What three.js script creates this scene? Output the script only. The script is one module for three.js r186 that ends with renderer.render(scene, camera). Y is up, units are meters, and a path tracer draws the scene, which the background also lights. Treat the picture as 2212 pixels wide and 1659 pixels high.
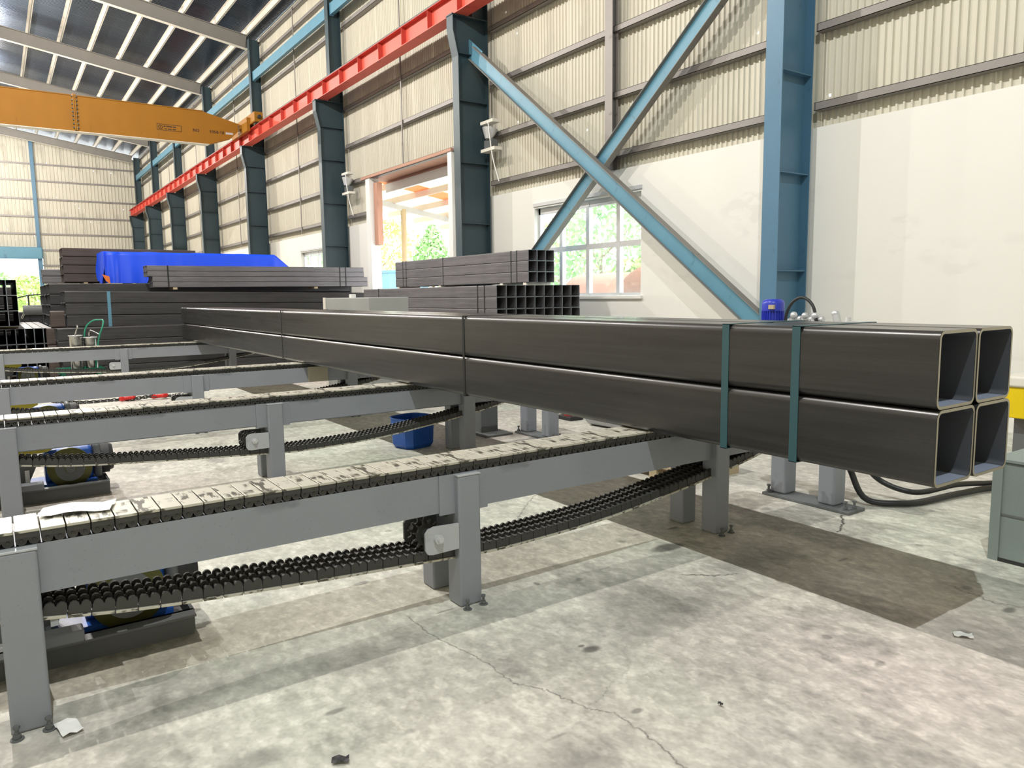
import * as THREE from 'three';
import { mergeGeometries } from 'three/addons/utils/BufferGeometryUtils.js';
import { RoundedBoxGeometry } from 'three/addons/geometries/RoundedBoxGeometry.js';
import { TextGeometry } from 'three/addons/geometries/TextGeometry.js';
import { FontLoader } from 'three/addons/loaders/FontLoader.js';

// ------------------------------------------------------------------ camera, sky, lamps, exposure
const scene = new THREE.Scene();
const camera = new THREE.PerspectiveCamera(54.46, 2212 / 1659, 0.05, 400);
camera.position.set(0, 1.5, 0);
camera.up.set(-0.090302, 0.992861, -0.077931);
camera.lookAt(-0.818104, 1.5 - 0.118575, -0.562713);
const renderer = new THREE.WebGLRenderer();
renderer.toneMapping = THREE.LinearToneMapping;
renderer.toneMappingExposure = 1.0;
renderer.shadowMap.enabled = true;
scene.background = new THREE.Color(0.93, 0.97, 1.0);
scene.backgroundIntensity = 9;
const LAMP_POWER = 160, LAMP_Y = 9.9, LAMP_Z = 0.2;
const LAMP_X = [0.8, -6.4, -13.6, -20.9, -28.2, -35.5, -42.6, -49.5];
const LAMP_TINT = [0, 1, 1, 1, 1, 1, 1, 1];
const LAMP_COLOR = [new THREE.Color(0.93, 1.0, 1.0), new THREE.Color(1.0, 0.95, 0.885)];

// ------------------------------------------------------------------ helpers
let seedState = 20241;
function rnd() { seedState = (seedState + 0x6d2b79f5) | 0; let t = Math.imul(seedState ^ (seedState >>> 15), 1 | seedState); t = (t + Math.imul(t ^ (t >>> 7), 61 | t)) ^ t; return ((t ^ (t >>> 14)) >>> 0) / 4294967296; }
const R = (a, b) => a + (b - a) * rnd();
const nameCount = new Map();
function numbered(n) { const k = nameCount.get(n) || 0; nameCount.set(n, k + 1); return k ? n + '_' + String(k).padStart(3, '0') : n; }
function boxUV(g) {
  if (g.userData.keep) return g;
  if (g.index) g = g.toNonIndexed();
  if (!g.attributes.normal) g.computeVertexNormals();
  const p = g.attributes.position, n = g.attributes.normal, uv = new Float32Array(p.count * 2);
  for (let i = 0; i < p.count; i += 3) {
    let ax = 0, ay = 0, az = 0;
    for (let k = 0; k < 3; k++) { ax += Math.abs(n.getX(i + k)); ay += Math.abs(n.getY(i + k)); az += Math.abs(n.getZ(i + k)); }
    for (let k = 0; k < 3; k++) {
      const x = p.getX(i + k), y = p.getY(i + k), z = p.getZ(i + k), o = (i + k) * 2;
      if (ax >= ay && ax >= az) { uv[o] = z; uv[o + 1] = y; } else if (ay >= az) { uv[o] = x; uv[o + 1] = z; } else { uv[o] = x; uv[o + 1] = y; }
    }
  }
  g.setAttribute('uv', new THREE.BufferAttribute(uv, 2));
  for (const k of Object.keys(g.attributes)) if (!['position', 'normal', 'uv'].includes(k)) g.deleteAttribute(k);
  return g;
}
const merge = (list) => { const l = (Array.isArray(list) ? list : [list]).map(boxUV); return l.length > 1 ? mergeGeometries(l) : l[0]; };
function box(x0, x1, y0, y1, z0, z1) {
  const g = new THREE.BoxGeometry(Math.abs(x1 - x0), Math.abs(y1 - y0), Math.abs(z1 - z0));
  g.translate((x0 + x1) / 2, (y0 + y1) / 2, (z0 + z1) / 2); return g;
}
function rbox(x0, x1, y0, y1, z0, z1, r = 0.01, s = 2) {
  const g = new RoundedBoxGeometry(Math.abs(x1 - x0), Math.abs(y1 - y0), Math.abs(z1 - z0), s, r);
  g.translate((x0 + x1) / 2, (y0 + y1) / 2, (z0 + z1) / 2); return g;
}
function cyl(r0, r1, a, b, seg = 16, open = false) {           // a tapered cylinder from point a to point b
  const va = new THREE.Vector3(...a), vb = new THREE.Vector3(...b), d = vb.clone().sub(va);
  const g = new THREE.CylinderGeometry(r1, r0, d.length(), seg, 1, open);
  g.applyQuaternion(new THREE.Quaternion().setFromUnitVectors(new THREE.Vector3(0, 1, 0), d.clone().normalize()));
  const m = va.add(vb).multiplyScalar(0.5); g.translate(m.x, m.y, m.z); return g;
}
function tube(pts, r, seg = 40, rs = 8, closed = false) {
  return new THREE.TubeGeometry(new THREE.CatmullRomCurve3(pts.map((p) => new THREE.Vector3(...p)), closed), seg, r, rs, closed);
}
function extr(pts, d, holes = [], bevel = 0) {                  // polygon in xy extruded along z from 0 to d
  const s = new THREE.Shape(pts.map((p) => new THREE.Vector2(...p)));
  for (const h of holes) s.holes.push(new THREE.Path(h.map((p) => new THREE.Vector2(...p))));
  return new THREE.ExtrudeGeometry(s, bevel ? { depth: d, bevelEnabled: true, bevelSize: bevel, bevelThickness: bevel, bevelSegments: 1 } : { depth: d, bevelEnabled: false });
}
// polygon given as [z, y] extruded along x between x0 and x1
function extrX(zy, x0, x1) { const g = extr(zy.map(([z, y]) => [-z, y]), x1 - x0); g.rotateY(Math.PI / 2); g.translate(x0, 0, 0); return g; }
function beam(a, b, sections, up = [0, 1, 0]) {                 // boxes [u0,u1,v0,v1] swept from a to b: u sideways, v up
  const va = new THREE.Vector3(...a), vb = new THREE.Vector3(...b), d = vb.clone().sub(va), L = d.length();
  const x = d.normalize(), z = new THREE.Vector3().crossVectors(x, new THREE.Vector3(...up)).normalize(), y = new THREE.Vector3().crossVectors(z, x);
  const m = new THREE.Matrix4().makeBasis(x, y, z).setPosition(va);
  return sections.map(([u0, u1, v0, v1]) => { const g = boxUV(box(0, L, v0, v1, u0, u1)); g.applyMatrix4(m); g.userData = { keep: 1 }; return g; });
}
function mesh(name, geo, mat, parent) {
  const m = new THREE.Mesh(merge(geo), mat);
  m.name = parent ? name : numbered(name); m.castShadow = m.receiveShadow = true;
  (parent || scene).add(m); return m;
}
function inst(name, geo, mat, parent) { const m = new THREE.Mesh(geo, mat); m.name = name; m.castShadow = m.receiveShadow = true; parent.add(m); return m; }
function thing(name, label, category, pos = [0, 0, 0], turn = 0, group) {
  const o = new THREE.Group(); o.name = numbered(name); scene.add(o); o.position.set(...pos); o.rotation.y = turn;
  o.userData = { label, category }; if (group) o.userData.group = group; return o;
}
function tag(o, label, category, group, kind) { Object.assign(o.userData, { label, category }); if (group) o.userData.group = group; if (kind) o.userData.kind = kind; return o; }
function struct(name, label) { const o = new THREE.Group(); o.name = name; o.userData = { kind: 'structure' }; if (label) o.userData.label = label; scene.add(o); return o; }

// ------------------------------------------------------------------ procedural textures
const PERM = new Uint32Array(4096); for (let i = 0; i < 4096; i++) PERM[i] = (rnd() * 4294967296) >>> 0;
function lattice(x, y, px, py, s) { x = ((x % px) + px) % px; y = ((y % py) + py) % py; return PERM[(x * 73 + y * 1327 + s * 517 + ((x * y) % 911)) & 4095] / 4294967296; }
function vnoise(u, v, fu, fv, s) {
  const x = u * fu, y = v * fv, xi = Math.floor(x), yi = Math.floor(y); let fx = x - xi, fy = y - yi; fx = fx * fx * (3 - 2 * fx); fy = fy * fy * (3 - 2 * fy);
  const a = lattice(xi, yi, fu, fv, s), b = lattice(xi + 1, yi, fu, fv, s), c = lattice(xi, yi + 1, fu, fv, s), d = lattice(xi + 1, yi + 1, fu, fv, s);
  return a + (b - a) * fx + (c - a) * fy + (a - b - c + d) * fx * fy;
}
function fbm(u, v, fu, fv, oct, s) { let t = 0, a = 0.5, n = 0; for (let k = 0; k < oct; k++) { t += a * vnoise(u, v, fu << k, fv << k, s + k * 7); n += a; a *= 0.55; } return t / n; }
const clamp = (x, a = 0, b = 1) => Math.min(b, Math.max(a, x));
const smooth = (a, b, x) => { const t = clamp((x - a) / (b - a)); return t * t * (3 - 2 * t); };
function texture(w, h, f, srgb = false, repeat = [1, 1]) {
  const d = new Uint8Array(w * h * 4);
  for (let j = 0; j < h; j++) for (let i = 0; i < w; i++) { const c = f((i + 0.5) / w, (j + 0.5) / h), o = (j * w + i) * 4; d[o] = clamp(c[0]) * 255; d[o + 1] = clamp(c[1]) * 255; d[o + 2] = clamp(c[2]) * 255; d[o + 3] = 255; }
  const t = new THREE.DataTexture(d, w, h, THREE.RGBAFormat); t.wrapS = t.wrapT = THREE.RepeatWrapping; t.magFilter = THREE.LinearFilter; t.minFilter = THREE.LinearMipmapLinearFilter;
  if (srgb) t.colorSpace = THREE.SRGBColorSpace; t.repeat.set(...repeat); t.needsUpdate = true; return t;
}
const paintTex = texture(512, 512, (u, v) => {               // painted steel: faint mottling, scuffs and grime
  let n = 0.93 + 0.1 * (fbm(u, v, 6, 6, 5, 3) - 0.5); const sp = vnoise(u, v, 180, 180, 9), sc = fbm(u, v, 5, 5, 3, 31);
  if (sp > 0.93 && sc > 0.5) n -= 0.22; n -= 0.25 * smooth(0.66, 0.8, fbm(u, v, 4, 9, 5, 77)); return [n, n * 0.995, n * 0.985];
}, false, [1 / 1.2, 1 / 1.2]);
const rustTex = texture(512, 512, (u, v) => {                // old blue paint with chips and soft dirt
  let n = 0.9 + 0.14 * (fbm(u, v, 5, 3, 5, 13) - 0.5); n -= 0.3 * smooth(0.68, 0.82, fbm(u, v, 12, 4, 4, 90)); return [n, n, n * 0.99];
}, false, [1 / 2, 1 / 2]);
const steelTex = texture(1024, 512, (u, v) => {              // mill scale: long streaks along u
  const a = fbm(u, v, 3, 40, 4, 5), b = fbm(u, v, 2, 9, 4, 55), c = vnoise(u, v, 500, 256, 7), e = fbm(u, v, 12, 12, 4, 21);
  const n = 0.62 + 0.34 * (a - 0.5) + 0.5 * (b - 0.5) + 0.12 * (c - 0.5) + 0.22 * (e - 0.5); return [n * 1.015, n, n * 0.975];
}, false, [1 / 3.1, 1 / 0.62]);
const steelRough = texture(512, 256, (u, v) => { const n = 0.75 + 0.5 * (fbm(u, v, 3, 24, 4, 41) - 0.5) + 0.25 * (fbm(u, v, 10, 10, 3, 61) - 0.5); return [n, n, n]; }, false, [1 / 3.1, 1 / 0.62]);
const wornTex = texture(512, 512, (u, v) => {                // chain plates rubbed bright with black grease
  const a = fbm(u, v, 8, 30, 4, 15), b = fbm(u, v, 5, 6, 4, 25), n = 1 - 0.85 * smooth(0.5, 0.62, a) * smooth(0.36, 0.52, b); return [n, n * 0.985, n * 0.95 - 0.02];
}, false, [1 / 0.5, 1 / 0.5]);
const sheetTex = texture(512, 512, (u, v) => {               // dusty wall sheeting
  let n = 0.9 + 0.16 * (fbm(u, v, 4, 2, 5, 8) - 0.5); n -= 0.18 * smooth(0.6, 0.8, fbm(u, v, 9, 4, 4, 38)); return [n, n * 0.99, n * (0.97 - 0.05 * fbm(u, v, 3, 3, 3, 48))];
}, false, [1 / 4, 1 / 4]);
const plasterTex = texture(1024, 1024, (u, v) => {
  let n = 0.955 + 0.05 * (fbm(u, v, 4, 4, 5, 18) - 0.5); const m = fbm(u, v, 3, 6, 4, 28); n -= 0.06 * smooth(0.6, 0.72, m) * smooth(0.42, 0.6, fbm(u, v, 24, 40, 3, 58)); return [n, n * 0.995, n * 0.98];
}, false, [1 / 4, 1 / 4]);
const tarpTex = texture(256, 256, (u, v) => { const n = 0.94 + 0.1 * (fbm(u, v, 6, 6, 4, 68) - 0.5); return [n, n, n]; }, false, [0.5, 0.5]);

// concrete floor
function concrete(u, v, W, D, s) {
  const fu = (m) => Math.max(1, Math.round(W * m)), fv = (m) => Math.max(1, Math.round(D * m));
  const big = fbm(u, v, fu(0.5), fv(0.5), 4, s), mid = fbm(u, v, fu(1.4), fv(2.2), 5, s + 100), hue = fbm(u, v, fu(0.45), fv(0.6), 3, s + 200), fine = fbm(u, v, fu(18), fv(26), 4, s + 300), sp = vnoise(u, v, fu(90), fv(90), s + 400);
  let n = 0.735 + 0.10 * (big - 0.5) + 0.15 * (mid - 0.5) + 0.2 * (fine - 0.5) + 0.06 * (sp - 0.5) + 0.06 * smooth(0.5, 0.66, fbm(u, v, fu(22), fv(34), 4, s + 600));
  n -= 0.10 * smooth(0.57, 0.7, fbm(u, v, fu(2.5), fv(5), 5, s + 500)) * smooth(0.4, 0.6, big);
  const g = (hue - 0.5) * 0.10;
  return [n * (1.0 - g * 0.6), n * (0.988 + g * 0.45), n * (0.935 - g * 0.1)];
}
const NEAR = { x0: -8, x1: 1, z0: -6, z1: 2 };
const nearTex = (() => {
  const w = 2048, h = 1820, W = 9, D = 8, dark = new Float32Array(w * h), tint = new Float32Array(w * h);
  const blob = (x, z, rx, rz, amt, soft = 1, brown = 0) => {
    const R2 = Math.max(rx, rz) * 1.9, i0 = Math.floor((x - R2 - NEAR.x0) / W * w), i1 = Math.ceil((x + R2 - NEAR.x0) / W * w), j0 = Math.floor((z - R2 - NEAR.z0) / D * h), j1 = Math.ceil((z + R2 - NEAR.z0) / D * h);
    for (let j = Math.max(0, j0); j < Math.min(h, j1); j++) for (let i = Math.max(0, i0); i < Math.min(w, i1); i++) {
      const px = NEAR.x0 + (i + 0.5) / w * W, pz = NEAR.z0 + (j + 0.5) / h * D, nz = fbm(i / w, j / h, 40, 40, 4, 700) - 0.5;
      const d = Math.hypot((px - x) / rx, (pz - z) / rz) + nz * 0.9, k = amt * (1 - smooth(1 - soft * 0.9, 1 + soft * 0.5, d)); dark[j * w + i] += k; tint[j * w + i] += k * brown;
    }
  };
  blob(-2.5, -2.55, 0.28, 0.42, 0.16); blob(-2.25, -2.35, 0.45, 0.8, 0.07); blob(-2.303, -1.977, 0.03, 0.045, 0.38, 0.5); blob(-2.35, -1.96, 0.012, 0.02, 0.3, 0.4); blob(-1.6, -2.95, 0.09, 0.14, 0.13, 0.8); blob(-1.6, -2.95, 0.035, 0.06, -0.13, 0.8);
  blob(-1.75, -1.43, 0.10, 0.14, 0.2); blob(-2.36, -0.6, 0.05, 0.09, 0.18, 0.7); blob(-2.9, -0.6, 0.08, 0.35, 0.16); blob(-2.8, -1.2, 0.1, 0.3, 0.14); blob(-1.445, -3.81, 0.03, 0.05, 0.34, 0.5); blob(-3.01, -3.17, 0.05, 0.12, 0.4, 0.5);
  blob(-2.0, -3.55, 0.3, 0.28, -0.09, 0.9, 1); blob(-2.6, -3.5, 0.2, 0.35, 0.13, 0.9); blob(-3.45, -0.7, 0.3, 0.6, 0.1, 1, 1); blob(-3.2, -3.7, 0.4, 0.5, 0.08, 1, 1); blob(-4.2, -3.6, 0.6, 0.5, 0.06, 1, 1);
  for (let k = 0; k < 46; k++) blob(R(-4.5, -0.8), R(-4.6, 0.3), R(0.006, 0.03), R(0.008, 0.05), R(0.1, 0.3), 0.5);
  for (let k = 0; k < 14; k++) blob(R(-4.5, -0.8), R(-4.6, 0.3), R(0.06, 0.22), R(0.08, 0.3), R(0.02, 0.06), 1, R(-1, 1));
  const line = (pts, wid, amt, jit) => {
    for (let k = 0; k + 1 < pts.length; k++) { const [ax, az] = pts[k], [bx, bz] = pts[k + 1], L = Math.hypot(bx - ax, bz - az), n = Math.ceil(L * 500);
      for (let q = 0; q <= n; q++) { const t = q / n, jx = (fbm(q / n * 0.13 + k * 0.07, 0.3, 60, 2, 4, 800) - 0.5) * jit, x = ax + (bx - ax) * t + jx * (bz - az) / L, z = az + (bz - az) * t - jx * (bx - ax) / L;
        const ci = (x - NEAR.x0) / W * w, cj = (z - NEAR.z0) / D * h, rad = wid * w / W, vary = 0.5 + 0.9 * vnoise(q * 0.004 + k * 0.3, 0.5, 64, 2, 900);
        for (let j = Math.floor(cj - rad - 1); j <= cj + rad + 1; j++) for (let i = Math.floor(ci - rad - 1); i <= ci + rad + 1; i++) { if (i < 0 || j < 0 || i >= w || j >= h) continue; const d = Math.hypot(i + 0.5 - ci, j + 0.5 - cj); dark[j * w + i] = Math.max(dark[j * w + i], amt * vary * clamp(rad + 0.6 - d)); } } }
  };
  line([[-3.069, -1.493], [-2.832, -1.489], [-2.472, -1.553], [-2.268, -1.55], [-2.153, -1.621], [-1.962, -1.667], [-1.88, -1.728], [-1.71, -1.721], [-1.517, -1.692], [-1.3, -1.75]], 0.002, 0.36, 0.035);
  line([[-1.962, -1.667], [-2.1, -2.0], [-2.25, -2.1], [-2.6, -2.3]], 0.0018, 0.16, 0.08); line([[-2.773, -4.589], [-2.662, -4.43], [-2.571, -4.233]], 0.005, 0.5, 0.05);
  line([[-4.658, -3.618], [-4.38, -3.183], [-3.951, -2.718]], 0.003, 0.3, 0.05); line([[-2.15, -2.1], [-1.95, -2.35], [-1.9, -2.6]], 0.002, 0.12, 0.08); line([[-2.66, -2.92], [-2.6, -3.0], [-2.55, -3.05], [-2.5, -3.17]], 0.005, 0.34, 0.05);
  line([[-1.75, -3.9], [-1.5, -3.85], [-1.2, -4.1]], 0.003, 0.25, 0.1); line([[-2.4, -4.3], [-2.0, -4.4], [-1.7, -4.35]], 0.003, 0.16, 0.1);
  return texture(w, h, (u, v) => { const c = concrete(u, v, W, D, 1000), i = Math.min(w - 1, Math.floor(u * w)), j = Math.min(h - 1, Math.floor(v * h)), d = 1 - dark[j * w + i], b = tint[j * w + i]; return [c[0] * d * (1 + b * 0.12), c[1] * d, c[2] * d * (1 - b * 0.2)]; }, true);
})();
const farTex = texture(1024, 1024, (u, v) => concrete(u, v, 8, 8, 2000), true, [1 / 8, 1 / 8]);

// ------------------------------------------------------------------ materials (linear base colours)
const L = (r, g, b) => new THREE.Color().setRGB(r, g, b);
const M = {};
const std = (k, color, roughness, metalness = 0, extra = {}) => (M[k] = new THREE.MeshStandardMaterial({ name: k, color, roughness, metalness, ...extra }));
std('concrete_near', L(1, 1, 1), 0.62, 0, { map: nearTex }); std('concrete_far', L(1, 1, 1), 0.62, 0, { map: farTex });
std('plaster', L(0.83, 0.82, 0.785), 0.85, 0, { map: plasterTex });
std('sheeting', L(0.66, 0.63, 0.55), 0.55, 0, { map: sheetTex });
std('girt', L(0.27, 0.25, 0.24), 0.5, 0.35, { map: paintTex });
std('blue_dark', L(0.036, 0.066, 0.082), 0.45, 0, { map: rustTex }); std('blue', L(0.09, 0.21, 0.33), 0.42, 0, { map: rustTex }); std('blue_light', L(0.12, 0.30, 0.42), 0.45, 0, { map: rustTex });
std('red', L(0.80, 0.12, 0.08), 0.5, 0, { map: rustTex }); std('red_dark', L(0.52, 0.06, 0.04), 0.55, 0, { map: rustTex });
std('crane', L(0.36, 0.148, 0.002), 0.7, 0, { map: rustTex });
std('rafter', L(0.25, 0.235, 0.215), 0.6, 0, { map: rustTex }); std('purlin', L(0.8, 0.76, 0.68), 0.55, 0.1, { map: paintTex });
std('roof_metal', L(0.10, 0.125, 0.175), 0.22, 0.9);
std('grey', L(0.285, 0.305, 0.345), 0.5, 0, { map: paintTex }); std('grey_light', L(0.50, 0.52, 0.55), 0.5, 0, { map: paintTex }); std('grey_dark', L(0.14, 0.15, 0.155), 0.55, 0, { map: paintTex });
std('chain', L(0.07, 0.07, 0.066), 0.5, 0.6); std('plate', L(0.56, 0.545, 0.49), 0.42, 0.3, { map: wornTex });
M.steel = new THREE.MeshPhysicalMaterial({ name: 'steel', color: L(0.048, 0.047, 0.047), roughness: 0.5, metalness: 0.45, map: steelTex, roughnessMap: steelRough, clearcoat: 0.6, clearcoatRoughness: 0.26 });
std('steel_lit_floor', L(0.34, 0.39, 0.52), 0.5, 0.1, { map: paintTex }); std('steel_inner', L(0.085, 0.092, 0.11), 0.6, 0.1, { map: paintTex }); std('steel_dark', L(0.085, 0.083, 0.088), 0.6, 0.3, { map: steelTex, roughnessMap: steelRough });  // the first, pale blue one has lamp light put into its colour
std('steel_stock', L(0.27, 0.262, 0.285), 0.62, 0.35, { map: steelTex, roughnessMap: steelRough });
std('steel_brown', L(0.13, 0.10, 0.09), 0.6, 0.3, { map: steelTex });
std('cut_steel', L(0.46, 0.42, 0.33), 0.45, 0.5, { map: paintTex });
std('cut_dull', L(0.22, 0.25, 0.27), 0.5, 0.4);
std('strap', L(0.028, 0.085, 0.10), 0.4, 0); std('strap_dark', L(0.02, 0.022, 0.022), 0.5, 0.3);
std('dark', L(0.03, 0.03, 0.032), 0.55, 0.2); std('rubber', L(0.022, 0.024, 0.026), 0.45);
std('machine_blue', L(0.02, 0.10, 0.42), 0.4, 0, { map: paintTex }); std('motor_blue', L(0.03, 0.05, 0.50), 0.35);
std('yellow', L(0.85, 0.62, 0.0), 0.5, 0, { map: paintTex }); std('olive', L(0.10, 0.10, 0.03), 0.35, 0.5); std('mustard', L(0.42, 0.36, 0.03), 0.5);
std('stained_grey', L(0.40, 0.41, 0.40), 0.7, 0, { map: rustTex }); std('beige', L(0.4, 0.37, 0.29), 0.7, 0, { map: plasterTex }); std('plastic_blue', L(0.01, 0.09, 0.42), 0.32); std('wood', L(0.52, 0.42, 0.28), 0.8, 0, { map: sheetTex }); std('timber_white', L(0.85, 0.82, 0.76), 0.8, 0, { map: sheetTex });
std('tarp', L(0.012, 0.09, 0.95), 0.42, 0, { map: tarpTex }); std('orange', L(0.85, 0.22, 0.04), 0.6);
std('cabinet', L(0.235, 0.285, 0.27), 0.5, 0, { map: paintTex }); std('aluminium', L(0.62, 0.63, 0.65), 0.4, 0.4);
std('salmon', L(0.56, 0.30, 0.22), 0.6, 0, { map: sheetTex }); std('hook_red', L(0.62, 0.02, 0.015), 0.4); std('chrome', L(0.55, 0.55, 0.54), 0.2, 1);
std('green', L(0.02, 0.26, 0.16), 0.4); std('leaf', L(0.35, 0.48, 0.14), 0.7); std('leaf_dark', L(0.26, 0.44, 0.18), 0.7); std('trunk', L(0.2, 0.14, 0.09), 0.9);
std('canopy_beam', L(0.55, 0.46, 0.4), 0.7); std('rust', L(0.34, 0.13, 0.08), 0.8, 0, { map: rustTex }); std('brass', L(0.5, 0.38, 0.14), 0.35, 0.9); std('ink', L(0.035, 0.012, 0.005), 0.6); std('white', L(0.82, 0.82, 0.8), 0.6); std('ground', L(0.42, 0.41, 0.38), 0.9, 0, { map: sheetTex });
M.canopy = new THREE.MeshPhysicalMaterial({ name: 'canopy', color: L(0.97, 0.93, 0.78), roughness: 0.9, transmission: 0.4, thickness: 0 });
M.canopy_orange = new THREE.MeshPhysicalMaterial({ name: 'canopy_orange', color: L(0.9, 0.32, 0.06), roughness: 0.9, transmission: 0.4, thickness: 0 });
M.glass = new THREE.MeshPhysicalMaterial({ name: 'glass', color: L(0.93, 0.98, 0.97), roughness: 0.04, transmission: 0.9, thickness: 0 });
M.lamp = new THREE.MeshStandardMaterial({ name: 'lamp_glow', color: L(0.9, 0.9, 0.9), emissive: L(1, 1, 0.95), emissiveIntensity: 6 });

// ------------------------------------------------------------------ floor, walls, roof
const COL_X = [1.35, -5.93, -13.32, -20.9, -28.45, -35.7, -42.6, -49.2, -55.5];
const WALL_Z = -8.65, END_X = -56.6, RIGHT_X = 9.2, FRONT_Z = 9.2;
{
  const floor = struct('floor', 'pale stained concrete floor of the hall with cracks and scuffs');
  const slab = (x0, x1, z0, z1, mat, near) => {
    const g = boxUV(box(x0, x1, -0.2, 0, z0, z1));
    if (near) { const p = g.attributes.position, uv = g.attributes.uv; for (let i = 0; i < p.count; i++) uv.setXY(i, (p.getX(i) - NEAR.x0) / 9, (p.getZ(i) - NEAR.z0) / 8); }
    inst('slab', g, mat, floor);
  };
  slab(-8, 1, -6, 2, M.concrete_near, true);
  const e = 0.002;
  for (let x = -8; x > -57; x -= 8) slab(Math.max(x - 8, -57), x - e, -6, 2, M.concrete_far);
  for (let x = 1; x > -57; x -= 8) { slab(Math.max(x - 8, -57), x - e, -9, -6 - e, M.concrete_far); slab(Math.max(x - 8, -57), x - e, 2 + e, 9.4, M.concrete_far); }
  slab(1 + e, 9.4, -9, 9.4, M.concrete_far);
  const gr = struct('ground', 'pale open yard outside the hall'); inst('yard', boxUV(box(-160, 60, -0.6, -0.22, -120, 60)), M.ground, gr);
}
// a sheeting panel with trapezoid ribs: width 1 m along u, rows at ys, holes = [rib, y]
function corrugated(width, ys, pitch, depth, holes = [], thick = 0.003) {
  const us = [], n = Math.round(width / pitch);
  for (let k = 0; k < n; k++) { const u = k * pitch; us.push([u - (k ? 0 : 0.012), 0], [u + pitch * 0.56, 0], [u + pitch * 0.66, depth], [u + pitch * 0.88, depth]); }
  us.push([width + 0.012, 0]);
  const pos = [], quad = (a, b, c, d, f) => (f ? pos.push(...a, ...b, ...c, ...a, ...c, ...d) : pos.push(...a, ...c, ...b, ...a, ...d, ...c));
  const hs = holes.map(([k, y]) => ({ i: k * 4, y })), rows = [...ys, ...hs.flatMap((h) => [h.y - 0.016, h.y + 0.016])].sort((a, b) => a - b);
  for (let j = 0; j + 1 < rows.length; j++) for (let i = 0; i + 1 < us.length; i++) {
    const y0 = rows[j], y1 = rows[j + 1], [ua, za] = us[i], [ub, zb] = us[i + 1], h = hs.find((q) => q.i === i && Math.abs(q.y - (y0 + y1) / 2) < 0.004);
    const put = (ua, ub, za, zb) => { quad([ua, y0, za], [ub, y0, zb], [ub, y1, zb], [ua, y1, za], true); quad([ua, y0, za - thick], [ub, y0, zb - thick], [ub, y1, zb - thick], [ua, y1, za - thick], false); };
    if (h) { put(ua, ua + 0.012, za, za); put(ua + 0.04, ub, za, za); } else put(ua, ub, za, zb);
  }
  const g = new THREE.BufferGeometry(); g.setAttribute('position', new THREE.BufferAttribute(new Float32Array(pos), 3)); g.computeVertexNormals(); return boxUV(g);
}
const GIRT_Y = [3.78, 4.72, 5.75, 6.8, 7.95, 9.05, 10.15, 10.72];
const wallBack = struct('wall_back', 'long back wall: cream plaster below, pale ribbed sheeting with grey rails above');
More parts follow.
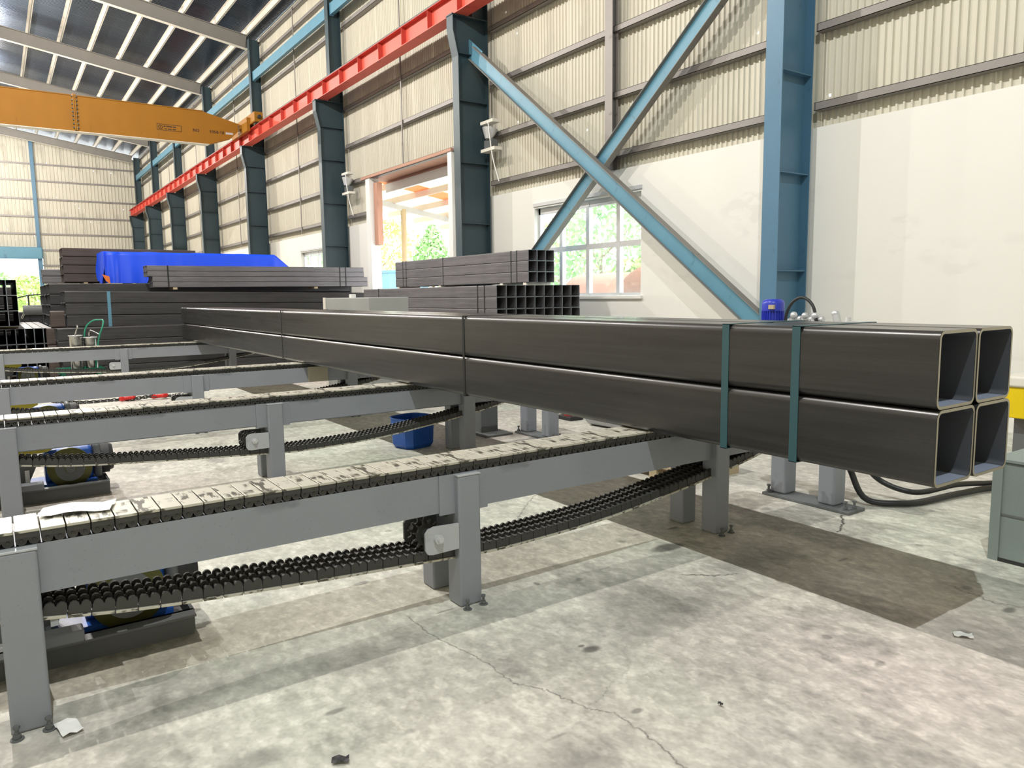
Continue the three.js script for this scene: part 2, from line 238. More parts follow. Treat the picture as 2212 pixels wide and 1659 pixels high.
{
  // plaster with openings for two windows and the big doorway
  const z0 = -8.87, z1 = WALL_Z, H = 3.53, w1 = [-11.74, -8.86, 1.46, 3.13], w2 = [-25.05, -22.3, 1.46, 3.0], dr = [-19.35, -14.85];
  mesh('plaster', [box(dr[1], w1[0], 0, H, z0, z1), box(w1[0], w1[1], 0, w1[2], z0, z1), box(w1[0], w1[1], w1[3], H, z0, z1), box(w1[1], RIGHT_X, 0, H, z0, z1),
    box(END_X, w2[0], 0, H, z0, z1), box(w2[0], w2[1], 0, w2[2], z0, z1), box(w2[0], w2[1], w2[3], H, z0, z1), box(w2[1], dr[0], 0, H, z0, z1)], M.plaster, wallBack);
  const plain = corrugated(1, [3.5, 5.2, 7, 9, 11.0], 1 / 11, 0.024);
  for (let i = 0; i < 66; i++) {
    const x = RIGHT_X - 1 - i, door = x + 1 > dr[0] + 0.2 && x < dr[1] - 0.2; let g = plain;
    if (door) g = corrugated(1, [4.72, 7, 9, 11.0], 1 / 11, 0.024);
    else if (i > 4 && i < 36) { const hs = []; for (let k = rnd() < 0.7 ? Math.floor(R(1, 6)) : 0; k > 0; k--) { const row = GIRT_Y[Math.floor(R(0, 5))]; hs.push([Math.floor(R(0, 8)), row + (rnd() < 0.5 ? 0.13 : R(-0.45, 0.45)) + 0.03 * k]); } if (hs.length) g = corrugated(1, [3.5, 5.2, 7, 9, 11.0], 1 / 11, 0.024, hs); }
    const m = inst('cladding_panel', g, M.sheeting, wallBack); m.position.set(x, 0, -8.775 + (i % 2) * 0.006);
  }
  // girts: lipped channels in front of the sheeting, cut at every column
  const ends = [RIGHT_X, ...COL_X, END_X];
  const girt = (x0, x1, y, z = -8.71, s = 0.048) => mesh('girt', [box(x0, x1, y - s, y - s + 0.006, z - 0.03, z + 0.1), box(x0, x1, y + s - 0.006, y + s, z - 0.03, z + 0.1), box(x0, x1, y - s, y + s, z + 0.09, z + 0.1)], M.girt, wallBack);
  for (let k = 0; k + 1 < ends.length; k++) {
    const x1 = ends[k] - (k ? 0.14 : 0), x0 = ends[k + 1] + 0.14;
    for (const y of GIRT_Y) { if (k === 3 && y < 4) { girt(x0, dr[0] - 0.05, y); continue; } girt(x0, x1, y); }
    const mid = (x0 + x1) / 2 + (k === 2 ? 0.2 : 0);
    if (k === 2) { mesh('wind_post', [box(-9.6, -9.42, 3.53, 10.8, -8.66, -8.65), box(-9.6, -9.42, 3.53, 10.8, -8.54, -8.53), box(-9.52, -9.5, 3.53, 10.8, -8.65, -8.54)], M.girt, wallBack); }
    else { const lo = k === 3 ? 4.75 : 3.6; mesh('sag_rod', [box(mid - 0.022, mid + 0.022, lo, 10.75, -8.6, -8.58)], M.girt, wallBack); }
  }
  // openings
  const win = (n, x0, x1, y0, y1, cols, rows) => {
    const w = struct('window_' + n, n === 1 ? 'large white framed window of eight panes behind the crossed blue braces' : 'white framed window half hidden behind a blue column'), za = -8.83, zb = -8.75, t = 0.055;
    const bars = [box(x0, x1, y0, y0 + t, za, zb), box(x0, x1, y1 - t - 0.06, y1, za, zb), box(x0, x0 + t, y0, y1, za, zb), box(x1 - t, x1, y0, y1, za, zb)];
    for (const c of cols) bars.push(box(c - 0.045, c + 0.045, y0, y1, za + 0.005, zb + 0.006)); for (const r of rows) bars.push(box(x0, x1, r - 0.045, r + 0.045, za + 0.007, zb + 0.004));
    mesh('window_frame', bars, M.aluminium, w); mesh('sill', [rbox(x0 - 0.05, x1 + 0.05, y0 - 0.05, y0 + 0.004, -8.85, WALL_Z + 0.05, 0.008)], M.plaster, w);
    mesh('lintel', [box(x0 - 0.02, x1 + 0.02, y1 + 0.03, y1 + 0.09, WALL_Z - 0.01, WALL_Z + 0.025)], M.aluminium, w);
    const xs = [x0, ...cols, x1], ys = [y0, ...rows, y1];
    for (let i = 0; i + 1 < xs.length; i++) for (let j = 0; j + 1 < ys.length; j++) inst('pane', boxUV(box(xs[i] + 0.04, xs[i + 1] - 0.04, ys[j] + 0.04, ys[j + 1] - 0.04, -8.795, -8.79)), M.glass, w);
  };
  win(1, ...w1, [-11.05, -10.29, -9.5], [2.33]); win(2, ...w2, [-24.4, -23.7, -23.0], [2.2]);
  const d = struct('door_1', 'wide open doorway with salmon frame looking out to a sunlit yard');
  mesh('door_jamb', box(dr[0] - 0.05, dr[0] + 0.2, 0, 4.72, -8.86, -8.58), M.white, d); mesh('door_jamb', box(dr[1] - 0.06, dr[1] + 0.12, 0, 4.72, -8.86, -8.58), M.white, d);
  mesh('jamb_board', [box(dr[0] + 0.2, dr[0] + 0.42, 2.9, 4.55, -8.85, -8.7)], M.salmon, d);
  mesh('soffit', [box(dr[0] - 0.3, dr[1] + 0.15, 4.68, 4.74, -9.35, -8.55), box(dr[0] - 0.3, dr[1] + 0.15, 4.5, 4.74, -9.4, -9.33)], M.salmon, d);
  mesh('header', [rbox(dr[0] - 0.1, dr[1] + 0.1, 4.36, 4.6, -9.3, -9.2, 0.01)], M.aluminium, d);
}
const wallEnd = struct('wall_end', 'far end wall of pale ribbed sheeting with horizontal rails');
{
  const holes = () => { const hs = []; for (let k = Math.floor(R(1, 5)); k > 0; k--) hs.push([Math.floor(R(0, 5)), R(5.2, 10.6) + k * 0.03]); return hs; };
  for (let i = 0; i < 18; i++) {
    const z = FRONT_Z - 1 - i, topY = 11.2 + 0.155 * (8.3 - Math.abs(z + 0.5 - 0.2)), door = z + 1 > -2.6 && z < 2.2;
    const g = corrugated(1, [door ? 4.85 : 0, 6, 8, topY - 0.35], 0.2, 0.03, holes()); const m = inst('cladding_panel', g, M.sheeting, wallEnd);
    m.rotation.y = -Math.PI / 2; m.rotation.y = Math.PI / 2; m.position.set(END_X - 0.12, 0, z + 1);
  }
  for (const y of [0.9, 1.9, 2.8, 3.75, 4.72, 5.73, 6.8, 7.9, 9.02, 10.05]) for (const [a, b] of y < 4.7 ? [[-8.6, -2.75], [2.4, 9.1]] : [[-8.6, 9.1]])
    mesh('girt', [box(END_X - 0.08, END_X - 0.02, y - 0.05, y + 0.05, a, b)], M.girt, wallEnd);
  for (const z of [-2.62, 3.2]) mesh('end_post', [box(END_X + 0.02, END_X + 0.03, 0, 11.5, z - 0.1, z + 0.1), box(END_X + 0.2, END_X + 0.21, 0, 11.5, z - 0.1, z + 0.1), box(END_X + 0.03, END_X + 0.2, 0, 11.5, z - 0.006, z + 0.006)], M.blue, wallEnd);
  const d = struct('door_2', 'open far doorway with a pale blue roller shutter box on top');
  mesh('door_jamb', box(END_X - 0.1, END_X + 0.2, 0, 4.2, -2.75, -2.5), M.blue_light, d); mesh('door_jamb', box(END_X - 0.1, END_X + 0.2, 0, 4.2, 2.1, 2.35), M.blue_light, d);
  mesh('shutter_box', [rbox(END_X - 0.1, END_X + 0.45, 4.14, 4.87, -2.78, 2.4, 0.08, 3)], M.blue_light, d);
  const frontW = struct('wall_front', 'plain pale front wall behind the viewer'); mesh('sheeting', [box(END_X, RIGHT_X, 0, 11, FRONT_Z, FRONT_Z + 0.2)], M.sheeting, frontW);
  const rightW = struct('wall_right', 'plain pale near end wall'); mesh('sheeting', [box(RIGHT_X, RIGHT_X + 0.2, 0, 12.6, -8.9, FRONT_Z + 0.2)], M.sheeting, rightW);
}
const SLOPE = 0.155, RIDGE_Z = 0.2, roofY = (z) => 11.12 + SLOPE * (8.4 - Math.abs(z - RIDGE_Z));      // underside of the roof sheets
{
  const roof = struct('ceiling', 'underside of the dark ribbed metal roof with pale purlins and grey rafters');
  const len = Math.hypot(9.3, 9.3 * SLOPE), ang = Math.atan(SLOPE);
  const sheet = corrugated(1, [0, len / 2, len], 0.125, 0.034); sheet.rotateX(-Math.PI / 2); // now runs towards -z, ribs up
  for (let i = 0; i < 67; i++) { const m = inst('roof_sheet', sheet, M.roof_metal, roof); m.position.set(RIGHT_X - 0.8 - i, roofY(RIDGE_Z), RIDGE_Z); m.rotation.x = -ang; }
  mesh('roof_slope', beam([RIGHT_X + 0.2, roofY(RIDGE_Z), RIDGE_Z], [RIGHT_X + 0.2, roofY(9.6), 9.6], [[0, 67, 0, 0.05]].map(([a, b, c, d]) => [a, b, c, d])), M.roof_metal, roof);
  for (const X of COL_X) for (const s of [-1, 1]) {
    const a = [X, 10.86, RIDGE_Z - s * -8.4], far = [X, 10.86 + SLOPE * 8.4, RIDGE_Z];
    mesh('rafter', beam(a, far, [[-0.09, 0.09, -0.02, 0], [-0.006, 0.006, -0.46, -0.02], [-0.09, 0.09, -0.475, -0.46]]), M.rafter, roof);
    mesh('rafter_flange', beam([a[0], a[1] - 0.478, a[2]], [far[0], far[1] - 0.478, far[2]], [[-0.092, 0.092, -0.006, 0.002]]), M.purlin, roof);
  }
  for (let k = 0; k < 17; k++) {
    const z = RIDGE_Z - 8.42 + k * 1.05; const y = roofY(z) - 0.215;
    mesh('purlin', [box(END_X, RIGHT_X, y, y + 0.008, z - 0.045, z + 0.005), box(END_X, RIGHT_X, y, y + 0.205, z - 0.004, z + 0.005), box(END_X, RIGHT_X, y + 0.2, y + 0.207, z - 0.004, z + 0.07), box(END_X, RIGHT_X, y, y + 0.03, z - 0.045, z - 0.04)], M.purlin, roof);
  }
}
// ------------------------------------------------------------------ steel frame
{
  const where = ['nearest blue steel column outside the frame to the right', 'bright blue steel column nearest the viewer, against the cream wall', 'wide blue column with bracket between window and doorway', 'dark blue column with crane bracket left of the doorway',
    'fourth blue steel column back, beside the crane girder end', 'fifth blue steel column back along the crane rail', 'sixth blue steel column back along the crane rail', 'seventh blue steel column back, close to the far corner', 'last blue column in the far corner of the hall'];
  COL_X.forEach((X, i) => {
    if (i === 0) return;
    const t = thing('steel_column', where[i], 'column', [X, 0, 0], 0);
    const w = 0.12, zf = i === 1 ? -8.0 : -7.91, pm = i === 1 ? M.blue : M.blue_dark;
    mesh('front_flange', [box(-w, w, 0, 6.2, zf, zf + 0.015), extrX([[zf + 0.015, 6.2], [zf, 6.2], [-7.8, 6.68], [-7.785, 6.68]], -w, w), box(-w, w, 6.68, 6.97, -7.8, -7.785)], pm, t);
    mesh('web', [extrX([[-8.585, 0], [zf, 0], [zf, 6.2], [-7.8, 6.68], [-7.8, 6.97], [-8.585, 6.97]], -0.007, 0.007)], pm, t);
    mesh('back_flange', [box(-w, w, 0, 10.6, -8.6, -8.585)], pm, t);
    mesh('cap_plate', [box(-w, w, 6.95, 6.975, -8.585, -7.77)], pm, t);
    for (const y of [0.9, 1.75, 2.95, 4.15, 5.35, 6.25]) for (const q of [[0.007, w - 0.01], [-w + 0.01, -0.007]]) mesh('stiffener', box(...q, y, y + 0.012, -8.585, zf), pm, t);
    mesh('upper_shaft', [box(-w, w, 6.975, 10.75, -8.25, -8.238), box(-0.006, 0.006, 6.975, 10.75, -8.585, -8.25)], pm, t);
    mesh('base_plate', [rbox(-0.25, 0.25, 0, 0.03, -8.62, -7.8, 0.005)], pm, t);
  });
  for (let k = 1; k + 1 < COL_X.length; k++) {
    const t = thing('tie_beam', 'pale blue eave tie beam ' + ['', 'above the crossed braces, nearest of its row', 'over the doorway bay, above the red crane rail', 'in the third bay, above the red crane rail', 'in the fourth bay, above the crane girder end', 'in the fifth bay, above the orange crane girder', 'in the sixth bay, seen under the crane girder', 'in the last bay by the far corner'][k], 'beam', [0, 0, 0]);
    const x0 = COL_X[k + 1] + 0.13, x1 = COL_X[k] - 0.13, y = 9.45, z = -8.32;
    mesh('channel', [box(x0, x1, y - 0.15, y + 0.15, z, z + 0.012), box(x0, x1, y - 0.15, y - 0.138, z - 0.1, z), box(x0, x1, y + 0.138, y + 0.15, z - 0.1, z)], M.blue_light, t);
    mesh('end_plate', box(x0 - 0.02, x0, y - 0.17, y + 0.17, z - 0.1, z + 0.02), M.blue, t); mesh('end_plate', box(x1, x1 + 0.02, y - 0.17, y + 0.17, z - 0.1, z + 0.02), M.blue, t);
  }
  const brace = (label, a, b, z) => {
    const t = thing('cross_brace', label, 'brace'); a = [a[0], a[1], z]; b = [b[0], b[1], z];
    mesh('web', beam(a, b, [[-0.005, 0.005, -0.125, 0.125]], [0, 1, 0]), M.blue_light, t);
    mesh('flange', beam(a, b, [[-0.06, 0.06, 0.118, 0.128]]), M.rafter, t); mesh('flange', beam(a, b, [[-0.06, 0.06, -0.128, -0.118]]), M.rafter, t);
    const d = new THREE.Vector3(b[0] - a[0], b[1] - a[1], 0).normalize().multiplyScalar(0.3);
    mesh('gusset', beam([a[0] - d.x, a[1] - d.y, z - 0.02], [a[0] + d.x, a[1] + d.y, z - 0.02], [[-0.006, 0.006, -0.16, 0.16]]), M.blue_light, t);
  };
  brace('blue brace falling from the bracketed column down to the right', [-13.15, 6.27], [-6.1, 1.0], -8.2);
  brace('blue brace rising from behind the tube stack up to the right', [-12.9, 1.0], [-6.05, 6.28], -8.36);
  // red crane runway
  const t = thing('crane_runway_beam', 'long red crane runway beam on the column brackets', 'beam'), zc = -7.98, y0 = 6.975, y1 = 7.4, xa = -56.2, xb = 9.1;
  mesh('web', [box(xa, xb, y0 + 0.014, y1 - 0.014, zc - 0.006, zc + 0.006)], M.red, t);
  mesh('flange', [box(xa, xb, y0, y0 + 0.016, zc - 0.15, zc + 0.15)], M.red, t); mesh('flange', [box(xa, xb, y1 - 0.016, y1, zc - 0.13, zc + 0.13)], M.red_dark, t);
  const st = merge([box(-0.006, 0.006, y0 + 0.016, y1 - 0.016, zc - 0.12, zc - 0.006), box(-0.006, 0.006, y0 + 0.016, y1 - 0.016, zc + 0.006, zc + 0.12)]);
  for (let x = -55.5; x < 3; x += 1.21) inst('stiffener', st, M.red_dark, t).position.x = x;
  mesh('rail', [box(xa, xb, y1, y1 + 0.06, zc - 0.02, zc + 0.02), box(xa, xb, y1 + 0.05, y1 + 0.09, zc - 0.035, zc + 0.035), box(xa, xb, y1, y1 + 0.012, zc - 0.07, zc + 0.07)], M.grey_dark, t);
}
// overhead crane
{
  const t = thing('overhead_crane', 'orange overhead travelling crane girder with black lettering', 'crane'), x0 = -28.32, x1 = -28.0;
  mesh('girder', [extrX([[-7.72, 7.5], [-7.72, 7.62], [-6.45, 7.93], [8.3, 7.93], [8.3, 6.85], [-6.6, 6.85], [-7.35, 7.12]], x0 + 0.02, x1)], M.crane, t);
  mesh('bottom_flange', [box(x0 - 0.01, x1 + 0.012, 6.832, 6.85, -6.6, 8.3)], M.purlin, t); mesh('top_flange', [box(x0 - 0.02, x1 + 0.03, 7.93, 7.955, -6.45, 8.3)], M.crane, t);  // pale bottom flange: light on the girder underside put into its colour
  const jf = mesh('joint_flange', [box(x1 - 0.005, x1 + 0.09, 6.87, 7.98, -2.62, -2.585), box(x1 - 0.005, x1 + 0.09, 6.87, 7.98, -2.575, -2.54)], M.crane, t);
  for (let k = 0; k < 9; k++) mesh('bolt', [cyl(0.025, 0.025, [x1 + 0.05, 6.95 + k * 0.12, -2.66], [x1 + 0.05, 6.95 + k * 0.12, -2.5], 6)], M.grey_dark, jf);
  const ec = mesh('end_carriage', [rbox(-30.0, -26.75, 7.52, 7.86, -8.13, -7.83, 0.02), box(-29.3, -27.3, 7.3, 7.75, -7.83, -7.72)], M.crane, t);
  for (const x of [-29.75, -27.0]) mesh('wheel', [cyl(0.13, 0.13, [x, 7.6, -8.02], [x, 7.6, -7.94], 20), cyl(0.16, 0.16, [x, 7.62, -7.92], [x, 7.62, -7.9], 20)], M.grey_dark, ec);
  mesh('buffer', [cyl(0.06, 0.06, [-26.75, 7.68, -7.98], [-26.62, 7.68, -7.98], 12)], M.dark, ec);
  for (let k = 0; k < 5; k++) mesh('bolt', [cyl(0.025, 0.025, [x1, 7.2 + k * 0.09, -7.62], [x1 + 0.03, 7.2 + k * 0.09, -7.62], 6)], M.grey_dark, ec);
  mesh('end_carriage', [rbox(-30.0, -26.75, 7.0, 7.9, 8.3, 8.6, 0.02)], M.crane, t);
  const font = await new FontLoader().loadAsync('fonts/droid/droid_sans_bold.typeface.json');
  const word = (s, size, y, z, name = 'lettering', mat = M.ink) => { const g = new TextGeometry(s, { font, size, depth: 0.003, curveSegments: 4 }); g.rotateY(Math.PI / 2); g.translate(x1 + 0.0005, y, z); mesh(name, [g], mat, t); };
  word('NO', 0.1, 7.22, -6.08); word('1958-18', 0.1, 7.23, -6.62);
  mesh('pale_smear', [box(x1 + 0.0005, x1 + 0.003, 7.24, 7.31, -7.42, -7.17)], M.aluminium, t);
  const pl = mesh('plate_outline', [box(x1 + 0.0005, x1 + 0.003, 7.345, 7.36, -5.72, -4.95), box(x1 + 0.0005, x1 + 0.003, 7.155, 7.17, -5.72, -4.95), box(x1 + 0.0005, x1 + 0.003, 7.155, 7.36, -4.965, -4.95), box(x1 + 0.0005, x1 + 0.003, 7.155, 7.36, -5.72, -5.705)], M.ink, t);
  const ring = new THREE.TorusGeometry(0.062, 0.009, 6, 24); ring.rotateY(Math.PI / 2); ring.translate(x1 + 0.002, 7.258, -5.06); mesh('round_emblem', [ring, box(x1, x1 + 0.003, 7.22, 7.3, -5.065, -5.05), box(x1, x1 + 0.003, 7.25, 7.262, -5.09, -5.03)], M.ink, pl);
  const dashes = []; let z = -5.16; for (const wd of [0.06, 0.19, 0.1]) { dashes.push(box(x1 + 0.0005, x1 + 0.003, 7.275, 7.31, z - wd, z)); z -= wd + 0.02; } z = -5.19; for (const wd of [0.07, 0.12, 0.1]) { dashes.push(box(x1 + 0.0005, x1 + 0.003, 7.195, 7.225, z - wd, z)); z -= wd + 0.03; }
  mesh('illegible_lettering', dashes, M.ink, pl);
}
// high-bay lamps on the ridge line, above the frame
LAMP_X.forEach((x, i) => {
  const t = thing('high_bay_lamp', 'round high bay lamp hanging under the roof ridge', 'lamp', [x, LAMP_Y, LAMP_Z], 0, 'high bay lamps along the ridge');
  mesh('housing', [new THREE.LatheGeometry([[0.02, 0.45], [0.09, 0.4], [0.1, 0.2], [0.19, 0.06], [0.2, 0], [0.185, 0], [0.17, 0.05], [0.02, 0.08]].map((p) => new THREE.Vector2(...p)), 28)], M.aluminium, t);
  mesh('hanger', [cyl(0.008, 0.008, [0, 0.44, 0], [0, roofY(LAMP_Z) - LAMP_Y - 0.2, 0], 6)], M.dark, t);
  mesh('lamp_face', [new THREE.LatheGeometry([[0.001, -0.04], [0.09, -0.03], [0.14, 0.0], [0.168, 0.04], [0.001, 0.045]].map((p) => new THREE.Vector2(...p)), 28)], M.lamp, t);
  const s = new THREE.PointLight(LAMP_COLOR[LAMP_TINT[i]], LAMP_POWER, 0, 2); s.name = 'lamp_glow'; s.position.set(0, -0.075, 0); s.castShadow = true; s.shadow.radius = 2.4; t.add(s);
});

// ------------------------------------------------------------------ square steel tubes and bundles
function ringPts(w, h, r, seg) { const p = []; for (const [cx, cy, a0] of [[w / 2 - r, h / 2 - r, 0], [-w / 2 + r, h / 2 - r, 1], [-w / 2 + r, -h / 2 + r, 2], [w / 2 - r, -h / 2 + r, 3]]) for (let k = 0; k <= seg; k++) { const a = (a0 + k / seg) * Math.PI / 2; p.push([cx + r * Math.cos(a), cy + r * Math.sin(a)]); } return p; }
function tubeGeo(w, h, len, t, r, seg = 2, nearAtZero = false, splitInner = false) {                     // hollow section along +x, across z from 0 to w, up y from 0 to h; smooth corners
  const out = ringPts(w, h, r, seg), inn = ringPts(w - 2 * t, h - 2 * t, Math.max(0.002, r - t), seg), n = out.length, pos = [], nor = [];
  const nrm = (ring, i, s) => { const k = Math.floor(i / (seg + 1)), a = (k + (i % (seg + 1)) / seg) * Math.PI / 2; return [0, s * Math.sin(a), s * Math.cos(a)]; };
  const v = (q, x, nn) => { pos.push(x, q[1] + h / 2, q[0] + w / 2); nor.push(...nn); };
  for (const pass of [0, 1]) for (let i = 0; i < n; i++) { const j = (i + 1) % n;
    for (const [ring, s] of [pass ? [inn, -1] : [out, 1]]) { const a = ring[i], b = ring[j], na = nrm(ring, i, s), nb = nrm(ring, j, s), e = 0.0015;
      const f = [[a, e, na], [a, len - e, na], [b, len - e, nb], [a, e, na], [b, len - e, nb], [b, e, nb]]; for (const q of s > 0 ? f : f.reverse()) v(...q); } }
  const cut = n * 18, part = (p, q) => { const g = new THREE.BufferGeometry(); g.setAttribute('position', new THREE.BufferAttribute(new Float32Array(pos.slice(p, q)), 3)); g.setAttribute('normal', new THREE.BufferAttribute(new Float32Array(nor.slice(p, q)), 3)); return g; }, side = part(0, cut), inner = part(cut);
  const ring = (x, s) => {
    const ep = [], en = [];
    for (let i = 0; i < n; i++) { const j = (i + 1) % n, q = [out[i], out[j], inn[j], out[i], inn[j], inn[i]]; if (s > 0) q.reverse(); for (const p of q) { ep.push(x, p[1] + h / 2, p[0] + w / 2); en.push(s, 0, 0); } }
    const g = new THREE.BufferGeometry(); g.setAttribute('position', new THREE.BufferAttribute(new Float32Array(ep), 3)); g.setAttribute('normal', new THREE.BufferAttribute(new Float32Array(en), 3)); return g;
  };
  const a = ring(0, -1), b = ring(len, 1), seen = nearAtZero ? a : b, other = nearAtZero ? b : a;
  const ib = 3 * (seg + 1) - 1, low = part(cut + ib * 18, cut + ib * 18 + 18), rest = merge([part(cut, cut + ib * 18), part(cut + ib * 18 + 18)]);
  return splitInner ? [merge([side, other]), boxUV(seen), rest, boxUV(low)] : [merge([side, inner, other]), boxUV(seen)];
}
function loop(W, H, x, wide, off = 0.003) {                      // a strap round a bundle of W by H
  return merge([box(x, x + wide, -off, H + off, W, W + off), box(x, x + wide, -off, H + off, -off, 0), box(x, x + wide, H, H + off, -off, W + off), box(x, x + wide, -off, 0, -off, W + off)]);
}
function bundle(o) {
  const t = thing('tube_bundle', o.label, o.category || 'steel tubes', o.pos, o.turn || 0, o.group); if (o.tilt) t.rotation.z = o.tilt;
  const [side, ends, inner, low] = tubeGeo(o.w, o.h, o.len, o.t || 0.008, o.r || 0.02, o.seg || 2, !!o.turn, !!o.inner), g = 0.0015;
  for (let j = 0; j < o.up; j++) for (let i = 0; i < o.wide; i++) {
    if (o.skip && o.skip(i, j)) continue;
    const dx = o.jit ? R(-o.jit, o.jit) : 0, m = inst('tube', side, o.mat || M.steel_stock, t); m.position.set(dx + (o.shift ? o.shift(i, j) : 0), j * (o.h + g), i * (o.w + g)); inst('cut_end', ends, o.endMat || M.cut_dull, m); if (inner) { inst('inner_face', inner, o.inner, m); inst('inner_floor_lit', low, M.steel_lit_floor, m); }  // pale blue inner bottom: lamp light at the open end put into the colour
  }
  const W = o.wide * (o.w + g) - g, H = o.up * (o.h + g) - g;
  for (const [x, wd, mat] of o.straps || []) inst('strap', loop(W, o.strapH || H, x, wd), mat, t);
  for (const x of o.dunnage || []) mesh('dunnage', [rbox(x, x + 0.09, -0.05, 0, 0.01, W - 0.005, 0.006)], o.dunMat || M.wood, t);
  return t;
}
// the big bundle on the conveyors
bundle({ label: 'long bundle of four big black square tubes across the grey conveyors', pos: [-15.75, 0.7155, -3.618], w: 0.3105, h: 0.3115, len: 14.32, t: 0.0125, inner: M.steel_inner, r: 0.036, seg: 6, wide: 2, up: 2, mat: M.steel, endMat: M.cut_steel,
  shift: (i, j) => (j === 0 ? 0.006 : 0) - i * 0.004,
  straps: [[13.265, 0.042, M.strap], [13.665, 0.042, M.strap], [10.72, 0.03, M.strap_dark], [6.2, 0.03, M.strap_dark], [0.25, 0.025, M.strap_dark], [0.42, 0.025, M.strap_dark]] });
// stacks by the wall, tubes along the hall
const sw = 0.178;
bundle({ label: 'block of nine by three open dark square tubes beside the doorway, under a smaller block', pos: [-14.3, 1.11, -7.82], w: sw, h: sw, len: 4.9, t: 0.005, r: 0.012, wide: 9, up: 3, jit: 0.004, straps: [[0.7, 0.03, M.strap_dark], [4.35, 0.025, M.strap_dark], [4.55, 0.025, M.strap_dark]], dunnage: [0.5, 2.3, 4.2] });
bundle({ label: 'lowest block of dark square tubes beneath the nine wide block', pos: [-14.3, 0.06, -7.82], w: sw, h: sw, len: 4.9, t: 0.005, r: 0.012, wide: 9, up: 5, jit: 0.004, straps: [[0.7, 0.03, M.strap_dark], [4.35, 0.025, M.strap_dark]], dunnage: [0.5, 2.3, 4.2], strapH: 5 * 0.18 });
bundle({ label: 'small block of three by three square tubes on top of the nine wide block', pos: [-15.05, 1.7, -7.83], w: sw, h: sw, len: 4.97, t: 0.005, r: 0.012, wide: 3, up: 3, jit: 0.003, straps: [[0.35, 0.02, M.strap_dark], [0.5, 0.02, M.strap_dark], [2.1, 0.02, M.strap_dark], [4.45, 0.025, M.strap_dark], [4.62, 0.025, M.strap_dark]], dunnage: [0.05, 1.9, 4.1, 4.8], dunMat: M.timber_white });
// stacks across the hall: local x runs towards -z, local z towards +x
const across = Math.PI / 2, gS = 0.0015;
bundle({ label: 'long dark stack of flat tubes across the hall, directly behind the big bundle', pos: [-18.34, 0.05, -1.12], turn: across, tilt: -0.0135, w: 0.24, h: 0.232, len: 7.05, t: 0.006, r: 0.02, wide: 6, up: 7, jit: 0.01, straps: [[0.72, 0.06, M.blue_light], [6.6, 0.03, M.strap_dark]], strapH: 7 * 0.2335, dunnage: [0.4, 3.4, 6.2], mat: M.steel_dark });
bundle({ label: 'grey tube bundle of four layers lying in front of the blue tarpaulin', pos: [-18.35, 1.76, -2.77], turn: across, tilt: 0.001, w: 0.16, h: 0.117, len: 5.0, t: 0.005, r: 0.01, wide: 3, up: 4, jit: 0.006, straps: [[4.35, 0.03, M.strap_dark], [4.5, 0.03, M.strap_dark], [0.4, 0.03, M.strap_dark]], dunnage: [0.5, 3.7], shift: (i, j) => (j < 2 ? 0.1 : 0), mat: M.steel_stock });
bundle({ label: 'wide low dark stack that carries the tarpaulin and the rear stack', pos: [-22.2, 0.05, -0.98], turn: across, w: 0.3, h: 0.225, len: 6.7, t: 0.006, r: 0.02, wide: 12, up: 8, jit: 0.01, dunnage: [0.4, 3.4, 6.2], mat: M.steel_dark });
bundle({ label: 'dark brown tube stack rising highest behind the blue tarpaulin', pos: [-21.6, 1.93, -1.4], turn: across, w: 0.25, h: 0.2, len: 2.95, t: 0.006, r: 0.02, wide: 4, up: 4, jit: 0.012, dunnage: [0.4, 2.3], mat: M.steel_brown });
bundle({ label: 'short dark tube stack left of the highest stack, by the far doorway', pos: [-22.1, 1.93, -1.02], turn: across, w: 0.2, h: 0.17, len: 1.4, t: 0.006, r: 0.02, wide: 2, up: 2, dunnage: [0.3, 1.0], mat: M.steel_stock });
bundle({ label: 'low pair of long tubes before the dark stack, beside the green trolley', pos: [-16.85, 0.5, -0.92], turn: across, tilt: 0.002, w: 0.26, h: 0.24, len: 6.2, t: 0.007, r: 0.02, wide: 2, up: 2, jit: 0.01, dunnage: [0.3, 3, 5.6], mat: M.steel_dark, straps: [[0.45, 0.03, M.strap_dark]] });
bundle({ label: 'lowest long tubes on the floor before the dark stack', pos: [-16.85, 0.05, -0.98], turn: across, w: 0.26, h: 0.195, len: 6.2, t: 0.007, r: 0.02, wide: 2, up: 2, dunnage: [0.3, 3, 5.6], mat: M.steel_dark });
// far left: open ends face the viewer
bundle({ label: 'wide low block of open upright rectangular tubes at the left edge', pos: [-22.5, 0.07, -0.9], w: 0.15, h: 0.3, len: 5.25, t: 0.006, r: 0.012, wide: 12, up: 3, jit: 0.004, mat: M.steel_dark, endMat: M.cut_dull, dunnage: [0.4, 2.6, 4.9] });
bundle({ label: 'upper block of open rectangular tubes with a cut corner at the left edge', pos: [-22.3, 1.03, -0.37], w: 0.165, h: 0.29, len: 5.3, t: 0.006, r: 0.012, wide: 6, up: 3, jit: 0.004, mat: M.steel_dark, endMat: M.cut_dull, dunnage: [0.4, 2.6, 4.7] });
{
  const t = thing('steel_offcut', 'brown square tube offcut standing upper of two beside the low tubes', 'steel tubes', [-17.19, 0.982, -0.87], across); let [s, e] = tubeGeo(0.27, 0.32, 0.24, 0.008, 0.03, 3, true); inst('tube', s, M.steel_brown, t); inst('cut_end', e, M.cut_dull, t);
  const u = thing('steel_offcut', 'wider brown square tube offcut under the other offcut, beside the low tubes', 'steel tubes', [-17.19, 0.0, -0.79], across); [s, e] = tubeGeo(0.28, 0.325, 0.31, 0.008, 0.03, 3, true); for (let k = 0; k < 3; k++) { inst('tube', s, M.steel_brown, u).position.y = k * 0.3265; }
}
